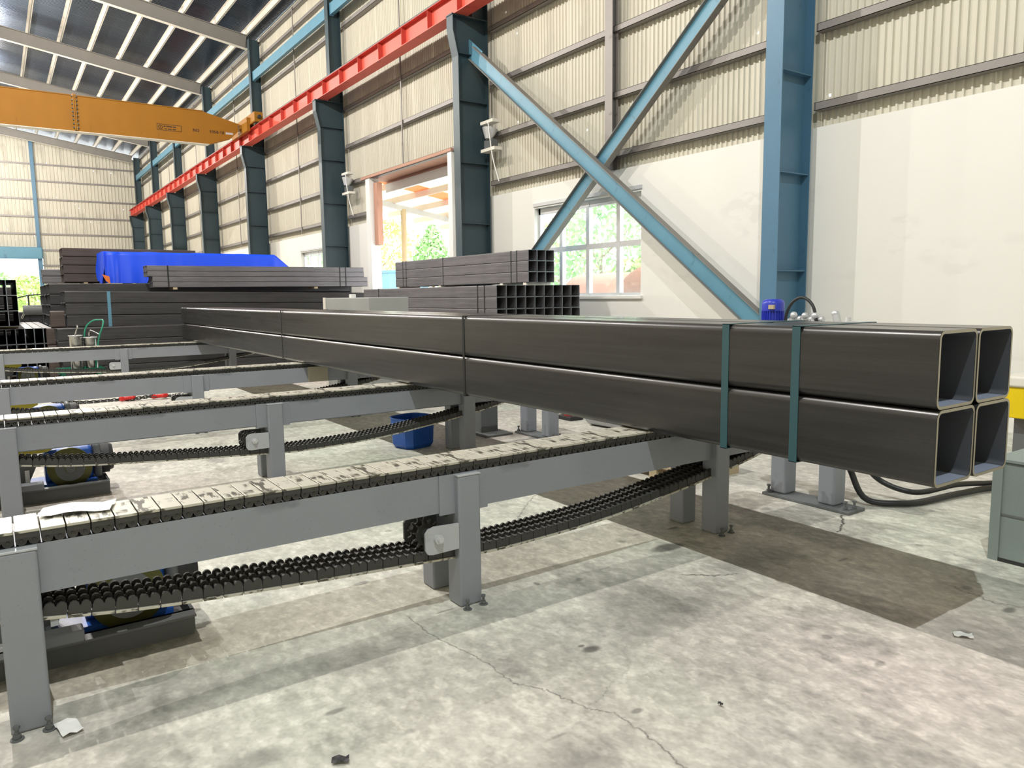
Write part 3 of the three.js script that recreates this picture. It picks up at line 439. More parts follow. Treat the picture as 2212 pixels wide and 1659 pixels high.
bundle({ label: 'added dark cross stack blocking the bright view through the open tubes at the left edge', pos: [-24.0, 0.05, 1.3], turn: across, w: 0.26, h: 0.225, len: 1.75, t: 0.006, r: 0.02, wide: 4, up: 8, jit: 0.01, dunnage: [0.3, 1.3], mat: M.steel_dark });  // added stack, keeps the bright doorway from showing through the tubes
// blue tarpaulin over a bundle
{
  const t = thing('tarpaulin', 'bright blue tarpaulin draped over a bundle with a sloping right end', 'tarpaulin');
  const xf = -19.3, xb = -20.4, prof = (z) => { const s = smooth(-6.02, -6.55, z); return 2.6 - 0.62 * clamp((-5.98 - z) / 0.72); };
  const nz = 90, rows = 14, pos = [], idx = [];
  const P = (i, j) => {
    const z = -2.12 - 4.55 * i / nz, top = prof(z), drop = z > -3.0 ? 1.885 : 2.02, s = j / rows, wob = 0.007 * Math.sin(z * 9 + 2 * Math.sin(z * 2.3)) + 0.004 * Math.sin(z * 23) + (z > -2.5 ? 0.035 * Math.sin((z + 2.1) * 24) : 0);
    if (s < 0.35) return [xb + (xf - xb) * (s / 0.35), top + 0.012 * Math.sin(z * 6 + s * 5), z];
    const k = (s - 0.35) / 0.65; return [xf + 0.03 * k + wob * (0.3 + k), top - (top - Math.min(drop, top - 0.01)) * k, z];
  };
  for (let i = 0; i <= nz; i++) for (let j = 0; j <= rows; j++) pos.push(...P(i, j));
  for (let i = 0; i < nz; i++) for (let j = 0; j < rows; j++) { const a = i * (rows + 1) + j, b = a + rows + 1; idx.push(a, a + 1, b, b, a + 1, b + 1); }
  const g = new THREE.BufferGeometry(); g.setAttribute('position', new THREE.BufferAttribute(new Float32Array(pos), 3)); g.setIndex(idx); g.computeVertexNormals();
  mesh('cover', [g], M.tarp, t);
  // left end folded round the corner, its lower corner turned up
  const ep = [], ei = []; for (let i = 0; i <= 12; i++) for (let j = 0; j <= 10; j++) { const x = xb + (xf + 0.03 - xb) * i / 12, k = j / 10, y = 2.6 - (0.6 + 0.16 * i / 12) * k; ep.push(x + 0.02 * Math.sin(k * 7 + i), y, -2.12 + 0.05 * k + 0.035 * Math.sin(i * 1.4 + k * 3)); }
  for (let i = 0; i < 12; i++) for (let j = 0; j < 10; j++) { const a = i * 11 + j, b = a + 11; ei.push(a, b, a + 1, b, b + 1, a + 1); }
  const e = new THREE.BufferGeometry(); e.setAttribute('position', new THREE.BufferAttribute(new Float32Array(ep), 3)); e.setIndex(ei); e.computeVertexNormals(); mesh('end_fold', [e], M.tarp, t);
  const c = new THREE.BufferGeometry(); c.setAttribute('position', new THREE.BufferAttribute(new Float32Array([-19.2, 2.08, -2.05, -19.2, 1.93, -2.12, -19.17, 2.03, -2.19, -19.2, 1.93, -2.12, -19.19, 1.86, -2.2, -19.17, 2.03, -2.19]), 3)); c.computeVertexNormals(); const cm = mesh('turned_corner', [c], M.orange, t); cm.userData.label = 'orange underside of the turned corner';
  bundle({ label: 'tube bundle hidden under the blue tarpaulin', pos: [-20.38, 1.93, -2.2], turn: across, w: 0.26, h: 0.21, len: 3.7, t: 0.006, r: 0.02, wide: 4, up: 3, dunnage: [0.4, 3], mat: M.steel_stock });
}

// ------------------------------------------------------------------ chain conveyors
const PITCH = 0.0775;
function scallop(bumps) { // side plate outline in (z, y): flat under the top plate, two round lobes hanging down
  const p = [[-0.0365, -0.004], [0.0365, -0.004]]; for (const c of [0.019, -0.019]) for (let k = 0; k <= 5; k++) { const a = -k / 5 * Math.PI; p.push([c + 0.0178 * Math.cos(a), -0.04 + 0.0178 * Math.sin(a)]); } return p;
}
const lug = (x, t = 0.005) => extrX(scallop(), x - t, x);
const linkGeo = merge([...[-0.01, -0.017, -0.073, -0.08, -0.138, -0.145, -0.205, -0.212].map((x) => lug(x)), ...[-0.019, 0.019].flatMap((z) => [cyl(0.009, 0.009, [-0.214, -0.038, z], [-0.01, -0.038, z], 8), cyl(0.006, 0.005, [-0.01, -0.04, z], [-0.0075, -0.04, z], 6)]), box(-0.009, -0.002, -0.03, -0.006, -0.0362, 0.0362)]);
const topPlateGeos = [0, 1, 2, 3, 4, 5].map((k) => { const g = merge([rbox(-0.226, 0.0015, -0.011, 0, -0.0368, 0.0368, 0.002, 1)]), uv = g.attributes.uv; for (let i = 0; i < uv.count; i++) uv.setXY(i, uv.getX(i) + k * 0.137, uv.getY(i) + k * 0.091); return g; });
const legGeo = merge([rbox(-0.12, 0, 0, 0.648, -0.062, 0.062, 0.012, 3)]);
const capGeo = merge([box(-0.1205, 0.0005, 0.646, 0.652, -0.0625, 0.0625)]);
const boltGeo = (() => { const g = merge([cyl(0.009, 0.009, [0, 0, 0], [0, 0.055, 0], 8), cyl(0.018, 0.018, [0, 0.008, 0], [0, 0.024, 0], 6), cyl(0.03, 0.03, [0, 0, 0], [0, 0.006, 0], 12), cyl(0.016, 0.016, [0, 0.05, 0], [0, 0.062, 0], 6)]); g.scale(0.72, 0.8, 0.72); return g; })();
const returnPath = new THREE.CatmullRomCurve3([[0.9, 0.56], [0.45, 0.46], [-0.08, 0.372], [-0.38, 0.33], [-0.97, 0.284], [-1.64, 0.243], [-1.95, 0.226], [-2.69, 0.25], [-3.2, 0.305], [-3.57, 0.355], [-4.05, 0.44], [-4.25, 0.49]].map(([z, y]) => new THREE.Vector3(0, y, z)));
function gear(teeth, r0, r1, t, x) { const p = []; for (let k = 0; k < teeth; k++) { const a = k / teeth * 2 * Math.PI, d = 2 * Math.PI / teeth; for (const [f, r] of [[0, r0], [0.28, r0], [0.42, r1], [0.56, r1], [0.72, r0]]) p.push([r * Math.cos(a + f * d), r * Math.sin(a + f * d)]); } const g = extr(p, t); g.rotateY(Math.PI / 2); g.translate(x, 0, 0); return g; }
function makeConveyor(label) {
  const t = thing('chain_conveyor', label, 'conveyor', [0, 0, 0], 0, 'grey chain conveyors');
  mesh('beam', [box(-0.052, -0.044, 0.474, 0.655, -4.3, 0.9), box(-0.27, -0.262, 0.474, 0.655, -4.3, 0.9), box(-0.27, -0.044, 0.647, 0.655, -4.3, 0.9), box(-0.27, -0.044, 0.474, 0.48, -4.3, 0.9)], M.grey, t);
  for (const z of [0.006, -1.805, -3.645]) for (const x of [0, -0.27]) {
    const lg = inst('post', legGeo, M.grey, t); lg.position.set(x, 0, z); inst('post_cap', capGeo, M.grey_light, lg);
    if (x === 0) for (const [dx, dz] of [[0.035, 0.045], [0.028, -0.05]]) inst('anchor_bolt', boltGeo, M.grey_dark, lg).position.set(dx, 0, dz);
  }
  mesh('joint_plate', box(-0.046, -0.036, 0.463, 0.655, -1.93, -1.66), M.grey, t); mesh('joint_plate', box(-0.28, -0.268, 0.463, 0.655, -1.93, -1.66), M.grey, t);
  const N = Math.floor(5.1 / PITCH);
  for (let k = 0; k < N; k++) { const l = inst('chain_link', linkGeo, M.chain, t); l.position.set(-0.034, 0.712 + (k % 3) * 0.0006, 0.82 - k * PITCH); inst('chain_plate', topPlateGeos[(k * 5) % 6], M.plate, l); }
  const len = returnPath.getLength(), n2 = Math.floor(len / PITCH), q = new THREE.Quaternion(), zAxis = new THREE.Vector3(0, 0, 1);
  for (let k = 0; k <= n2; k++) {
    const u = k / n2, p = returnPath.getPointAt(u), d = returnPath.getTangentAt(u);
    const l = inst('chain_link', linkGeo, M.chain, t); l.position.set(-0.262, p.y, p.z); l.quaternion.setFromUnitVectors(zAxis, d.negate()); l.quaternion.multiply(q.setFromAxisAngle(zAxis, Math.PI)); inst('chain_plate', topPlateGeos[k % 6], M.plate, l);
  }
  const sp = mesh('idler_sprocket', [gear(12, 0.055, 0.074, 0.012, -0.085), gear(12, 0.055, 0.074, 0.012, -0.14), cyl(0.035, 0.035, [-0.2, 0, 0], [-0.03, 0, 0], 16)], M.chain, t); sp.position.set(0, 0.372, -1.61);
  const pl = (x0, x1) => { const g = extrX([[-1.742, 0.298], [-1.6, 0.295], [-1.575, 0.3], [-1.562, 0.32], [-1.562, 0.4], [-1.578, 0.42], [-1.61, 0.428], [-1.742, 0.422]], x0, x1); return g; };
  mesh('sprocket_plate', [pl(-0.012, 0.0)], M.grey_light, t); mesh('sprocket_plate', [pl(-0.235, -0.222)], M.grey_dark, t); mesh('web_plate', [box(-0.24, -0.02, 0.42, 0.47, -1.86, -1.745)], M.grey_dark, t);
  mesh('axle_nut', [cyl(0.024, 0.024, [0, 0.368, -1.628], [0.016, 0.368, -1.628], 6), cyl(0.013, 0.013, [0, 0.368, -1.628], [0.034, 0.368, -1.628], 10)], M.aluminium, t);
  const ds = mesh('drive_sprocket', [gear(16, 0.1, 0.122, 0.014, -0.085), gear(16, 0.1, 0.122, 0.014, -0.15), cyl(0.03, 0.03, [-0.3, 0, 0], [0.03, 0, 0], 14)], M.chain, t); ds.position.set(0, 0.585, -4.28);
  return t;
}
const conveyorPlaces = [[-2.995, 'nearest grey chain conveyor, running under the big tubes in the foreground'], [-6.005, 'second grey chain conveyor from the viewer, above the blue cut can'], [-8.82, 'third grey chain conveyor from the viewer, with a beige plate on its beam'], [-14.6, 'farthest grey chain conveyor, in front of the green trolley']];
const conv0 = makeConveyor(conveyorPlaces[0][1]);
conveyorPlaces.forEach(([x, label], i) => { let c = conv0; if (i) { c = conv0.clone(); c.name = numbered('chain_conveyor'); c.userData = { ...conv0.userData, label }; scene.add(c); } c.position.x = x; if (i === 2) mesh('marker_plate', [rbox(-0.046, -0.026, 0.478, 0.662, -3.33, -3.08, 0.004)], M.beige, c); });

// ------------------------------------------------------------------ drive units under the conveyors
function makeDrive(label) {
  const t = thing('drive_unit', label, 'motor', [0, 0, 0], 0, 'blue drive units under the conveyors');
  mesh('base_frame', [box(-0.47, -0.455, 0, 0.115, -0.63, 0.5), box(-0.47, -0.39, 0.105, 0.115, -0.63, 0.5), box(-0.86, -0.845, 0, 0.115, -0.63, 0.5), box(-0.86, -0.455, 0.02, 0.115, -0.635, -0.62), box(-0.86, -0.455, 0.03, 0.04, -0.62, 0.5)], M.grey_dark, t);
  mesh('gearbox', [rbox(-0.82, -0.58, 0.115, 0.37, -0.545, -0.22, 0.03, 3), cyl(0.13, 0.13, [-0.6, 0.245, -0.38], [-0.55, 0.245, -0.38], 28), box(-0.84, -0.52, 0.04, 0.12, -0.56, -0.1)], M.machine_blue, t);
  mesh('motor', [cyl(0.125, 0.125, [-0.7, 0.25, -0.56], [-0.7, 0.25, -0.66], 24), cyl(0.11, 0.1, [-0.7, 0.25, -0.66], [-0.7, 0.25, -0.69], 24)], M.dark, t);
  mesh('brake_cover', [rbox(-0.8, -0.56, 0.115, 0.39, -0.6, -0.55, 0.03, 3)], M.grey_dark, t);
  const pl = mesh('pulley', [new THREE.LatheGeometry([[0.02, 0.0], [0.11, 0.0], [0.13, 0.012], [0.15, 0.0], [0.152, 0.02], [0.15, 0.045], [0.05, 0.05], [0.02, 0.07]].map((p) => new THREE.Vector2(...p)), 36)], M.olive, t); pl.rotation.z = -Math.PI / 2; pl.position.set(-0.53, 0.235, -0.38);
  const hub = mesh('hub', [cyl(0.1, 0.1, [0, 0.03, 0], [0, 0.056, 0], 28), cyl(0.142, 0.138, [0, 0.02, 0], [0, 0.044, 0], 30), cyl(0.035, 0.03, [0, 0.05, 0], [0, 0.1, 0], 16)], M.grey_dark, pl);
  mesh('belt_guard', [extrX([[-0.02, 0.36], [-0.24, 0.38], [-0.3, 0.41], [-0.3, 0.45], [-0.02, 0.45]], -0.6, -0.46)], M.mustard, t);
  mesh('drive_cover', [extrX([[0.15, 0.115], [-0.1, 0.115], [-0.14, 0.2], [-0.2, 0.34], [0.15, 0.34]], -0.72, -0.56)], M.grey_dark, t);
  mesh('tag', [rbox(-0.556, -0.552, 0.14, 0.24, -0.12, -0.09, 0.003)], M.white, t); mesh('foot_block', [rbox(-0.47, -0.38, 0.115, 0.165, -0.2, -0.02, 0.01)], M.grey, t);
  return t;
}
const drive0 = makeDrive('blue drive unit with a dull pulley under the nearest conveyor');
[[-2.995], [-6.005, 'blue drive unit with an olive pulley under the second conveyor'], [-8.82, 'blue drive unit half hidden under the third conveyor'], [-14.6, 'blue drive unit under the farthest conveyor']].forEach(([x, label], i) => { let c = drive0; if (i) { c = drive0.clone(); c.name = numbered('drive_unit'); c.userData = { ...drive0.userData, label }; scene.add(c); } c.position.x = x - 0.02; });

// ------------------------------------------------------------------ stop stands behind the bundle
function makeStand(label) {
  const t = thing('stop_stand', label, 'stand', [0, 0, 0], 0, 'grey two post stands');
  mesh('base_plate', [rbox(-0.69, 0, 0, 0.022, -0.2, 0, 0.004)], M.grey_dark, t);
  for (const x of [-0.66, -0.27]) mesh('post', [rbox(x, x + 0.13, 0.02, 0.62, -0.19, -0.05, 0.018, 3)], M.grey, t);
  mesh('cross_beam', [rbox(-0.7, 0.01, 0.6, 0.7, -0.2, -0.04, 0.01)], M.grey, t);
  for (const [x, z] of [[-0.05, -0.04], [-0.65, -0.025], [-0.02, -0.1], [-0.67, -0.17]]) { const b = inst('anchor_bolt', boltGeo, M.grey_dark, t); b.position.set(x, 0.02, z); b.scale.setScalar(1.25); }
  mesh('pin', [cyl(0.02, 0.02, [-0.33, 0.3, -0.12], [-0.33, 0.62, -0.12], 14)], M.brass, t);
  return t;
}
const stand0 = makeStand('grey two post stand bolted to the floor behind the big tubes, at the right'); stand0.position.set(-2.73, 0, -4.6);
{ const c = stand0.clone(); c.name = numbered('stop_stand'); c.userData = { ...stand0.userData, label: 'grey two post stand seen small beneath the middle of the big tubes' }; scene.add(c); c.position.set(-5.93, 0, -4.58); }

// hoses on the floor
tag(mesh('hose', [tube([[-3.0, 0.5, -4.85], [-2.9, 0.25, -4.88], [-2.8, 0.05, -4.92], [-2.62, 0.028, -5.08], [-2.52, 0.028, -5.6], [-2.45, 0.028, -6.0], [-2.3, 0.028, -6.35]], 0.022, 60, 10)], M.rubber), 'lower black hose curving over the floor behind the open tube ends', 'hose');
tag(mesh('hose', [tube([[-3.02, 0.6, -4.95], [-2.95, 0.4, -5.0], [-2.86, 0.14, -5.18], [-2.66, 0.075, -5.25], [-2.55, 0.08, -5.7], [-2.48, 0.05, -6.05], [-2.38, 0.022, -6.4]], 0.02, 60, 10)], M.rubber), 'upper black hose drooping from behind the big tubes to the right', 'hose');

// green steel cabinet at the right edge
{
  const t = thing('steel_cabinet', 'grey green steel box standing at the right edge below the tubes', 'cabinet', [-1.815, 0, -4.475]);
  mesh('body', [rbox(0, 1.5, 0.01, 0.56, -0.55, 0, 0.012, 2)], M.cabinet, t); mesh('top_plate', [box(-0.01, 1.51, 0.56, 0.575, -0.56, 0.008)], M.cabinet, t);
  mesh('edge_angle', [box(-0.006, 0.045, 0.0, 0.56, -0.001, 0.006)], M.cabinet, t); mesh('seam', [box(0.045, 1.5, 0.262, 0.272, 0, 0.004)], M.grey_dark, t); mesh('foot_rail', [box(-0.004, 1.5, 0, 0.02, -0.55, 0.004)], M.dark, t);
}
// yellow machine part behind
{
  const t = thing('machine_guard', 'yellow steel guard on dark legs at the right edge', 'machine', [-2.62, 0, -6.5]);
  mesh('guard', [rbox(0, 1.4, 0.49, 0.735, -0.5, 0, 0.01)], M.yellow, t); mesh('top_beam', [rbox(-0.02, 1.4, 0.735, 0.82, -0.5, 0.02, 0.02)], M.timber_white, t);
  for (const x of [0.06, 1.1]) mesh('leg', [box(x, x + 0.14, 0, 0.49, -0.35, -0.1)], M.grey_dark, t);
}
// hydraulic unit behind the tubes
{
  const t = thing('hydraulic_unit', 'hydraulic unit with blue motor and hose, showing above the big tubes', 'machine', [-4.75, 0, -6.35]);
  mesh('tank', [rbox(-0.1, 0.95, 0.12, 1.12, -0.6, 0.1, 0.02)], M.grey, t); for (const x of [-0.06, 0.8]) mesh('foot', [box(x, x + 0.1, 0, 0.12, -0.55, 0.05)], M.grey_dark, t);
  const fins = []; for (let k = 0; k < 26; k++) { const a = k / 26 * Math.PI * 2, f = box(0.09, 0.108, 1.12, 1.31, -0.004, 0.004); f.rotateY(a); f.translate(0.1, 0, 0); fins.push(f); }
  mesh('motor', [cyl(0.092, 0.092, [0.1, 1.12, 0], [0.1, 1.32, 0], 28), ...fins], M.motor_blue, t);
  mesh('fan_cowl', [new THREE.LatheGeometry([[0, 0.115], [0.07, 0.115], [0.098, 0.1], [0.108, 0.07], [0.108, 0]].map((p) => new THREE.Vector2(...p)), 28).translate(0.1, 1.31, 0)], M.motor_blue, t);
  mesh('tag', [box(0.13, 0.19, 1.33, 1.37, 0.09, 0.115)], M.wood, t);
  mesh('hose', [tube([[0.26, 1.12, 0.02], [0.27, 1.28, 0.02], [0.34, 1.4, 0.02], [0.44, 1.44, 0.02], [0.54, 1.38, 0.02], [0.59, 1.24, 0.02], [0.59, 1.12, 0.02]], 0.015, 40, 10)], M.rubber, t);
  mesh('manifold', [rbox(0.22, 0.72, 1.1, 1.2, -0.12, 0.04, 0.015)], M.grey_dark, t);
  const valve = (x, s) => mesh('valve', [cyl(0.03 * s, 0.03 * s, [x, 1.18, 0], [x, 1.25, 0], 12), new THREE.SphereGeometry(0.032 * s, 14, 10).translate(x + 0.02, 1.27, 0.02), cyl(0.018 * s, 0.018 * s, [x - 0.05, 1.22, 0], [x + 0.08, 1.24, 0], 10), cyl(0.03 * s, 0.03 * s, [x + 0.07, 1.235, 0], [x + 0.095, 1.238, 0], 6)], M.aluminium, t);
  valve(0.33, 1.1); valve(0.45, 0.9); valve(0.56, 1);
  mesh('pump_block', [rbox(0.76, 0.96, 1.13, 1.22, -0.1, 0.05, 0.04, 3), cyl(0.035, 0.035, [0.8, 1.2, 0], [0.78, 1.28, 0], 12), new THREE.SphereGeometry(0.036, 14, 10).translate(0.775, 1.29, 0), cyl(0.03, 0.022, [0.9, 1.2, 0], [0.9, 1.26, 0], 12), new THREE.SphereGeometry(0.05, 16, 10).translate(0.96, 1.18, 0)], M.aluminium, t);
}
// grey weathered box behind the tubes
{
  const t = thing('steel_box', 'weathered pale grey box with dark marks standing behind the big tubes', 'box', [-11.22, 0, -4.2]);
  mesh('body', [rbox(0, 1.7, 0.02, 1.49, -0.6, 0, 0.012)], M.stained_grey, t); mesh('edge_strip', [box(0, 0.09, 0.02, 1.495, 0, 0.012)], M.timber_white, t); mesh('skid', [box(0.05, 1.65, 0, 0.02, -0.5, -0.05)], M.wood, t); mesh('lifting_lug', [rbox(0.72, 0.8, 1.48, 1.54, -0.2, -0.12, 0.01)], M.white, t);
}
// blue cut can
{
  const t = thing('cut_can', 'blue plastic can with its top cut away, on the floor under the second conveyor', 'can', [-6.66, 0, -3.36], 0.25);
  const pts = (s) => [[-0.17 * s, -0.14 * s], [-0.1 * s, -0.19 * s], [0.1 * s, -0.19 * s], [0.17 * s, -0.14 * s], [0.17 * s, 0.14 * s], [0.1 * s, 0.19 * s], [-0.1 * s, 0.19 * s], [-0.17 * s, 0.14 * s]];
  const lay = [[0, 0.8], [0.04, 0.93], [0.3, 1.0], [0.3, 0.96], [0.05, 0.9], [0.012, 0.78]], pos = [], idx = [];
  lay.forEach(([y, s]) => pts(s).forEach(([x, z]) => pos.push(x, y, z))); for (let r = 0; r + 1 < lay.length; r++) for (let k = 0; k < 8; k++) { const a = r * 8 + k, b = r * 8 + (k + 1) % 8; idx.push(a, a + 8, b, b, a + 8, b + 8); }
  for (const r of [0, 5]) for (let k = 1; k < 7; k++) r ? idx.push(r * 8, r * 8 + k + 1, r * 8 + k) : idx.push(0, k, k + 1);
  const g = new THREE.BufferGeometry(); g.setAttribute('position', new THREE.BufferAttribute(new Float32Array(pos), 3)); g.setIndex(idx); mesh('can_body', [g.toNonIndexed()], M.plastic_blue, t);
  mesh('rim', [tube(pts(0.985).map(([x, z]) => [x, 0.302, z]), 0.007, 64, 6, true)], M.plastic_blue, t);
}
// pallet with blue crate, roller, red jack beneath the tubes
{
  const t = thing('pallet', 'small wooden pallet under the nearest conveyor behind the chain', 'pallet', [-4.55, 0, -5.0]);
  for (let k = 0; k < 5; k++) mesh('slat', [box(0, 0.6, 0.1, 0.12, k * 0.15, k * 0.15 + 0.1)], M.wood, t); for (let k = 0; k < 3; k++) mesh('bearer', [box(k * 0.26, k * 0.26 + 0.08, 0, 0.1, 0, 0.7)], M.wood, t);
  const c = thing('crate', 'dark blue plastic crate standing on the small pallet', 'crate', [-4.5, 0.12, -4.95]); mesh('body', [rbox(0, 0.5, 0, 0.22, 0, 0.4, 0.015)], M.plastic_blue, c); mesh('rim', [box(-0.01, 0.51, 0.19, 0.225, -0.01, 0.41)], M.plastic_blue, c);
  const r = thing('roller', 'pale grey steel roller lying on the floor beneath the big tubes', 'roller', [-6.5, 0, -5.6]); mesh('drum', [cyl(0.14, 0.14, [0, 0.14, 0], [1.2, 0.14, -0.1], 32)], M.grey_light, r); mesh('journal', [cyl(0.03, 0.03, [-0.08, 0.14, 0.007], [1.28, 0.14, -0.107], 12)], M.grey_dark, r);
  const j = thing('jack', 'small dark red jack beneath the big tubes beside the pale roller', 'jack', [-6.95, 0, -5.62]); mesh('base', [rbox(-0.12, 0.14, 0, 0.05, -0.1, 0.1, 0.01)], M.dark, j); mesh('body', [cyl(0.07, 0.06, [0, 0.05, 0], [0, 0.26, 0], 16), rbox(-0.1, 0.1, 0.18, 0.24, -0.03, 0.03, 0.01)], M.hook_red, j); mesh('screw', [cyl(0.025, 0.025, [0, 0.26, 0], [0, 0.36, 0], 10)], M.chrome, j);
  const pr = thing('pedal_motor', 'dull olive round drum beneath the big tubes beside a conveyor post', 'machine', [-6.85, 0, -4.25]); mesh('drum', [cyl(0.12, 0.12, [0, 0.36, 0], [0, 0.36, -0.12], 28)], M.olive, pr); mesh('bracket', [rbox(-0.16, 0.1, 0, 0.3, -0.2, 0.02, 0.01)], M.grey_dark, pr); mesh('foot', [box(-0.22, 0.3, 0, 0.02, -0.26, 0.08)], M.grey_dark, pr);
}
// chain sling with red hooks on the floor
{
  const t = thing('chain_sling', 'steel chain sling with two red hooks lying on the floor', 'chain', [0, 0, 0]);
  const linkG = new THREE.TorusGeometry(0.026, 0.008, 6, 14); linkG.scale(1.45, 1, 1); const lk = boxUV(linkG);
  const path = new THREE.CatmullRomCurve3([[-12.5, 0.06, -0.6], [-12.45, 0.02, -1.0], [-12.44, 0.02, -1.44], [-12.32, 0.03, -1.6], [-12.3, 0.05, -1.85], [-12.26, 0.04, -2.1], [-12.2, 0.07, -2.3], [-12.25, 0.03, -2.5]].map((p) => new THREE.Vector3(...p)));
  const n = 44; for (let k = 0; k < n; k++) { const m = inst('link', lk, k > 34 ? M.chrome : M.chain, t), p = path.getPointAt(k / n), d = path.getTangentAt(k / n); m.position.copy(p); m.quaternion.setFromUnitVectors(new THREE.Vector3(1, 0, 0), d); m.rotateX(k % 2 ? 0.5 : 1.9); }
  for (const [x, z, a] of [[-12.35, -1.55, 0.3], [-12.27, -1.98, -0.4]]) { const h = mesh('hook', [tube([[-0.16, 0.035, 0], [-0.05, 0.045, 0.02], [0.06, 0.05, 0.06], [0.13, 0.05, 0.0], [0.08, 0.05, -0.07], [-0.02, 0.05, -0.06]], 0.026, 30, 8), rbox(-0.22, -0.13, 0.01, 0.07, -0.04, 0.04, 0.02, 3)], M.hook_red, t); h.position.set(x, 0, z); h.rotation.y = a + 1.57; h.scale.set(0.62, 1.1, 0.9); }
}
// green trolley with a bright steel bucket of tools
{
  const t = thing('hand_trolley', 'green steel hand trolley with a curved handle behind the farthest conveyor', 'trolley', [-15.3, 0, -1.12]);
  mesh('deck', [rbox(-0.22, 0.22, 0.24, 0.265, -0.42, 0.3, 0.006)], M.green, t); mesh('deck_rail', box(-0.22, -0.2, 0.265, 0.31, -0.42, 0.3), M.green, t); mesh('deck_rail', box(0.2, 0.22, 0.265, 0.31, -0.42, 0.3), M.green, t);
  mesh('handle', [tube([[-0.1, 0.26, -0.32], [-0.1, 0.85, -0.17], [-0.1, 1.05, -0.22], [-0.08, 1.14, -0.33], [0.0, 1.15, -0.42], [0.12, 1.14, -0.46], [0.2, 1.05, -0.44], [0.2, 0.85, -0.37], [0.2, 0.26, -0.28]], 0.014, 60, 8)], M.green, t);
  for (const [x, z] of [[-0.17, -0.34], [0.17, -0.34], [-0.17, 0.22], [0.17, 0.22]]) { const w = mesh('wheel', [cyl(0.1, 0.1, [x - 0.025, 0.1, z], [x + 0.025, 0.1, z], 20)], M.rubber, t); mesh('fork', [box(x - 0.035, x - 0.028, 0.09, 0.24, z - 0.03, z + 0.03), box(x + 0.028, x + 0.035, 0.09, 0.24, z - 0.03, z + 0.03)], M.green, w); }
  const can = (label, z, h) => { const b = thing('steel_can', label, 'can', [-15.2, 0.266, z]);
    mesh('body', [new THREE.LatheGeometry([[0.001, 0], [0.1, 0], [0.105, 0.02], [0.105, h - 0.02], [0.11, h], [0.1, h], [0.098, 0.03], [0.001, 0.02]].map((p) => new THREE.Vector2(...p)), 28)], M.chrome, b); mesh('rim', [new THREE.TorusGeometry(0.107, 0.008, 6, 28).rotateX(Math.PI / 2).translate(0, h, 0)], M.aluminium, b); };
  can('shiny steel can standing left of two on the green trolley', -1.13, 0.62); can('shiny steel can standing right of two on the green trolley', -1.36, 0.58);
  tag(mesh('wrench', [tube([[-15.22, 0.4, -1.05], [-15.18, 0.9, -1.13], [-15.16, 1.0, -1.16]], 0.014, 10, 6), new THREE.TorusGeometry(0.035, 0.012, 6, 14).translate(-15.16, 1.03, -1.17)], M.chrome), 'bright spanner sticking up from the left steel can', 'tool');
  tag(mesh('pry_bar', [tube([[-15.2, 0.4, -1.3], [-15.19, 0.86, -1.34], [-15.17, 0.97, -1.36], [-15.13, 0.9, -1.5]], 0.013, 14, 6)], M.chrome), 'bent bright bar sticking out of the right steel can', 'tool');
}
// dark machine between the stacks far left
{
  const t = thing('pipe_machine', 'dark machine with pipes and bright fittings beyond the left stacks', 'machine', [-25.5, 0, -1.0]);
  mesh('frame', [rbox(-0.5, 0.5, 0, 1.2, -0.25, 0.55, 0.03)], M.dark, t); mesh('top_rail', [tube([[0.5, 1.55, 0.6], [0.5, 1.66, 0.2], [0.5, 1.68, -0.3], [0.5, 1.62, -0.7]], 0.02, 20, 6)], M.dark, t);
  for (const z of [0.5, 0.2, -0.1, -0.4, -0.65]) mesh('upright', [cyl(0.02, 0.02, [0.5, 0, z], [0.5, 1.65, z], 8)], M.dark, t); mesh('pump', [cyl(0.14, 0.14, [0.55, 1.25, 0.35], [0.55, 1.25, -0.15], 18), rbox(0.3, 0.6, 1.2, 1.45, -0.25, -0.1, 0.02)], M.grey_dark, t); mesh('fitting', [cyl(0.03, 0.03, [0.6, 1.02, 0.4], [0.6, 1.22, 0.3], 10), cyl(0.03, 0.03, [0.6, 1.15, -0.1], [0.6, 1.3, -0.12], 10)], M.chrome, t);
}
// bracket boxes beside the columns at the doorway
function wallBox(label, x) {
  const t = thing('cable_box', label, 'fixture', [x, 4.6, -8.5]);
  mesh('bracket', box(-0.2, 0.25, 0.3, 0.36, -0.03, 0.15), M.timber_white, t); mesh('bracket', box(-0.2, 0.3, -0.24, -0.18, -0.03, 0.15), M.timber_white, t); mesh('horn', [cyl(0.16, 0.07, [0.02, 0.2, 0.06], [0.02, 0.0, 0.1], 18)], M.aluminium, t); mesh('ballast', [rbox(-0.16, 0.12, -0.18, 0.0, -0.06, 0.1, 0.02)], M.grey_dark, t); mesh('cable', [tube([[-0.05, 0.33, 0.12], [0.1, 0.3, 0.16], [0.14, 0.1, 0.16], [0.2, -0.4, 0.12], [0.3, -0.85, 0.05]], 0.012, 30, 6)], M.white, t);
}
wallBox('pale bracket with grey horn and hanging cable right of the bracketed column', -12.95); wallBox('pale bracket with grey horn left of the doorway', -20.3);
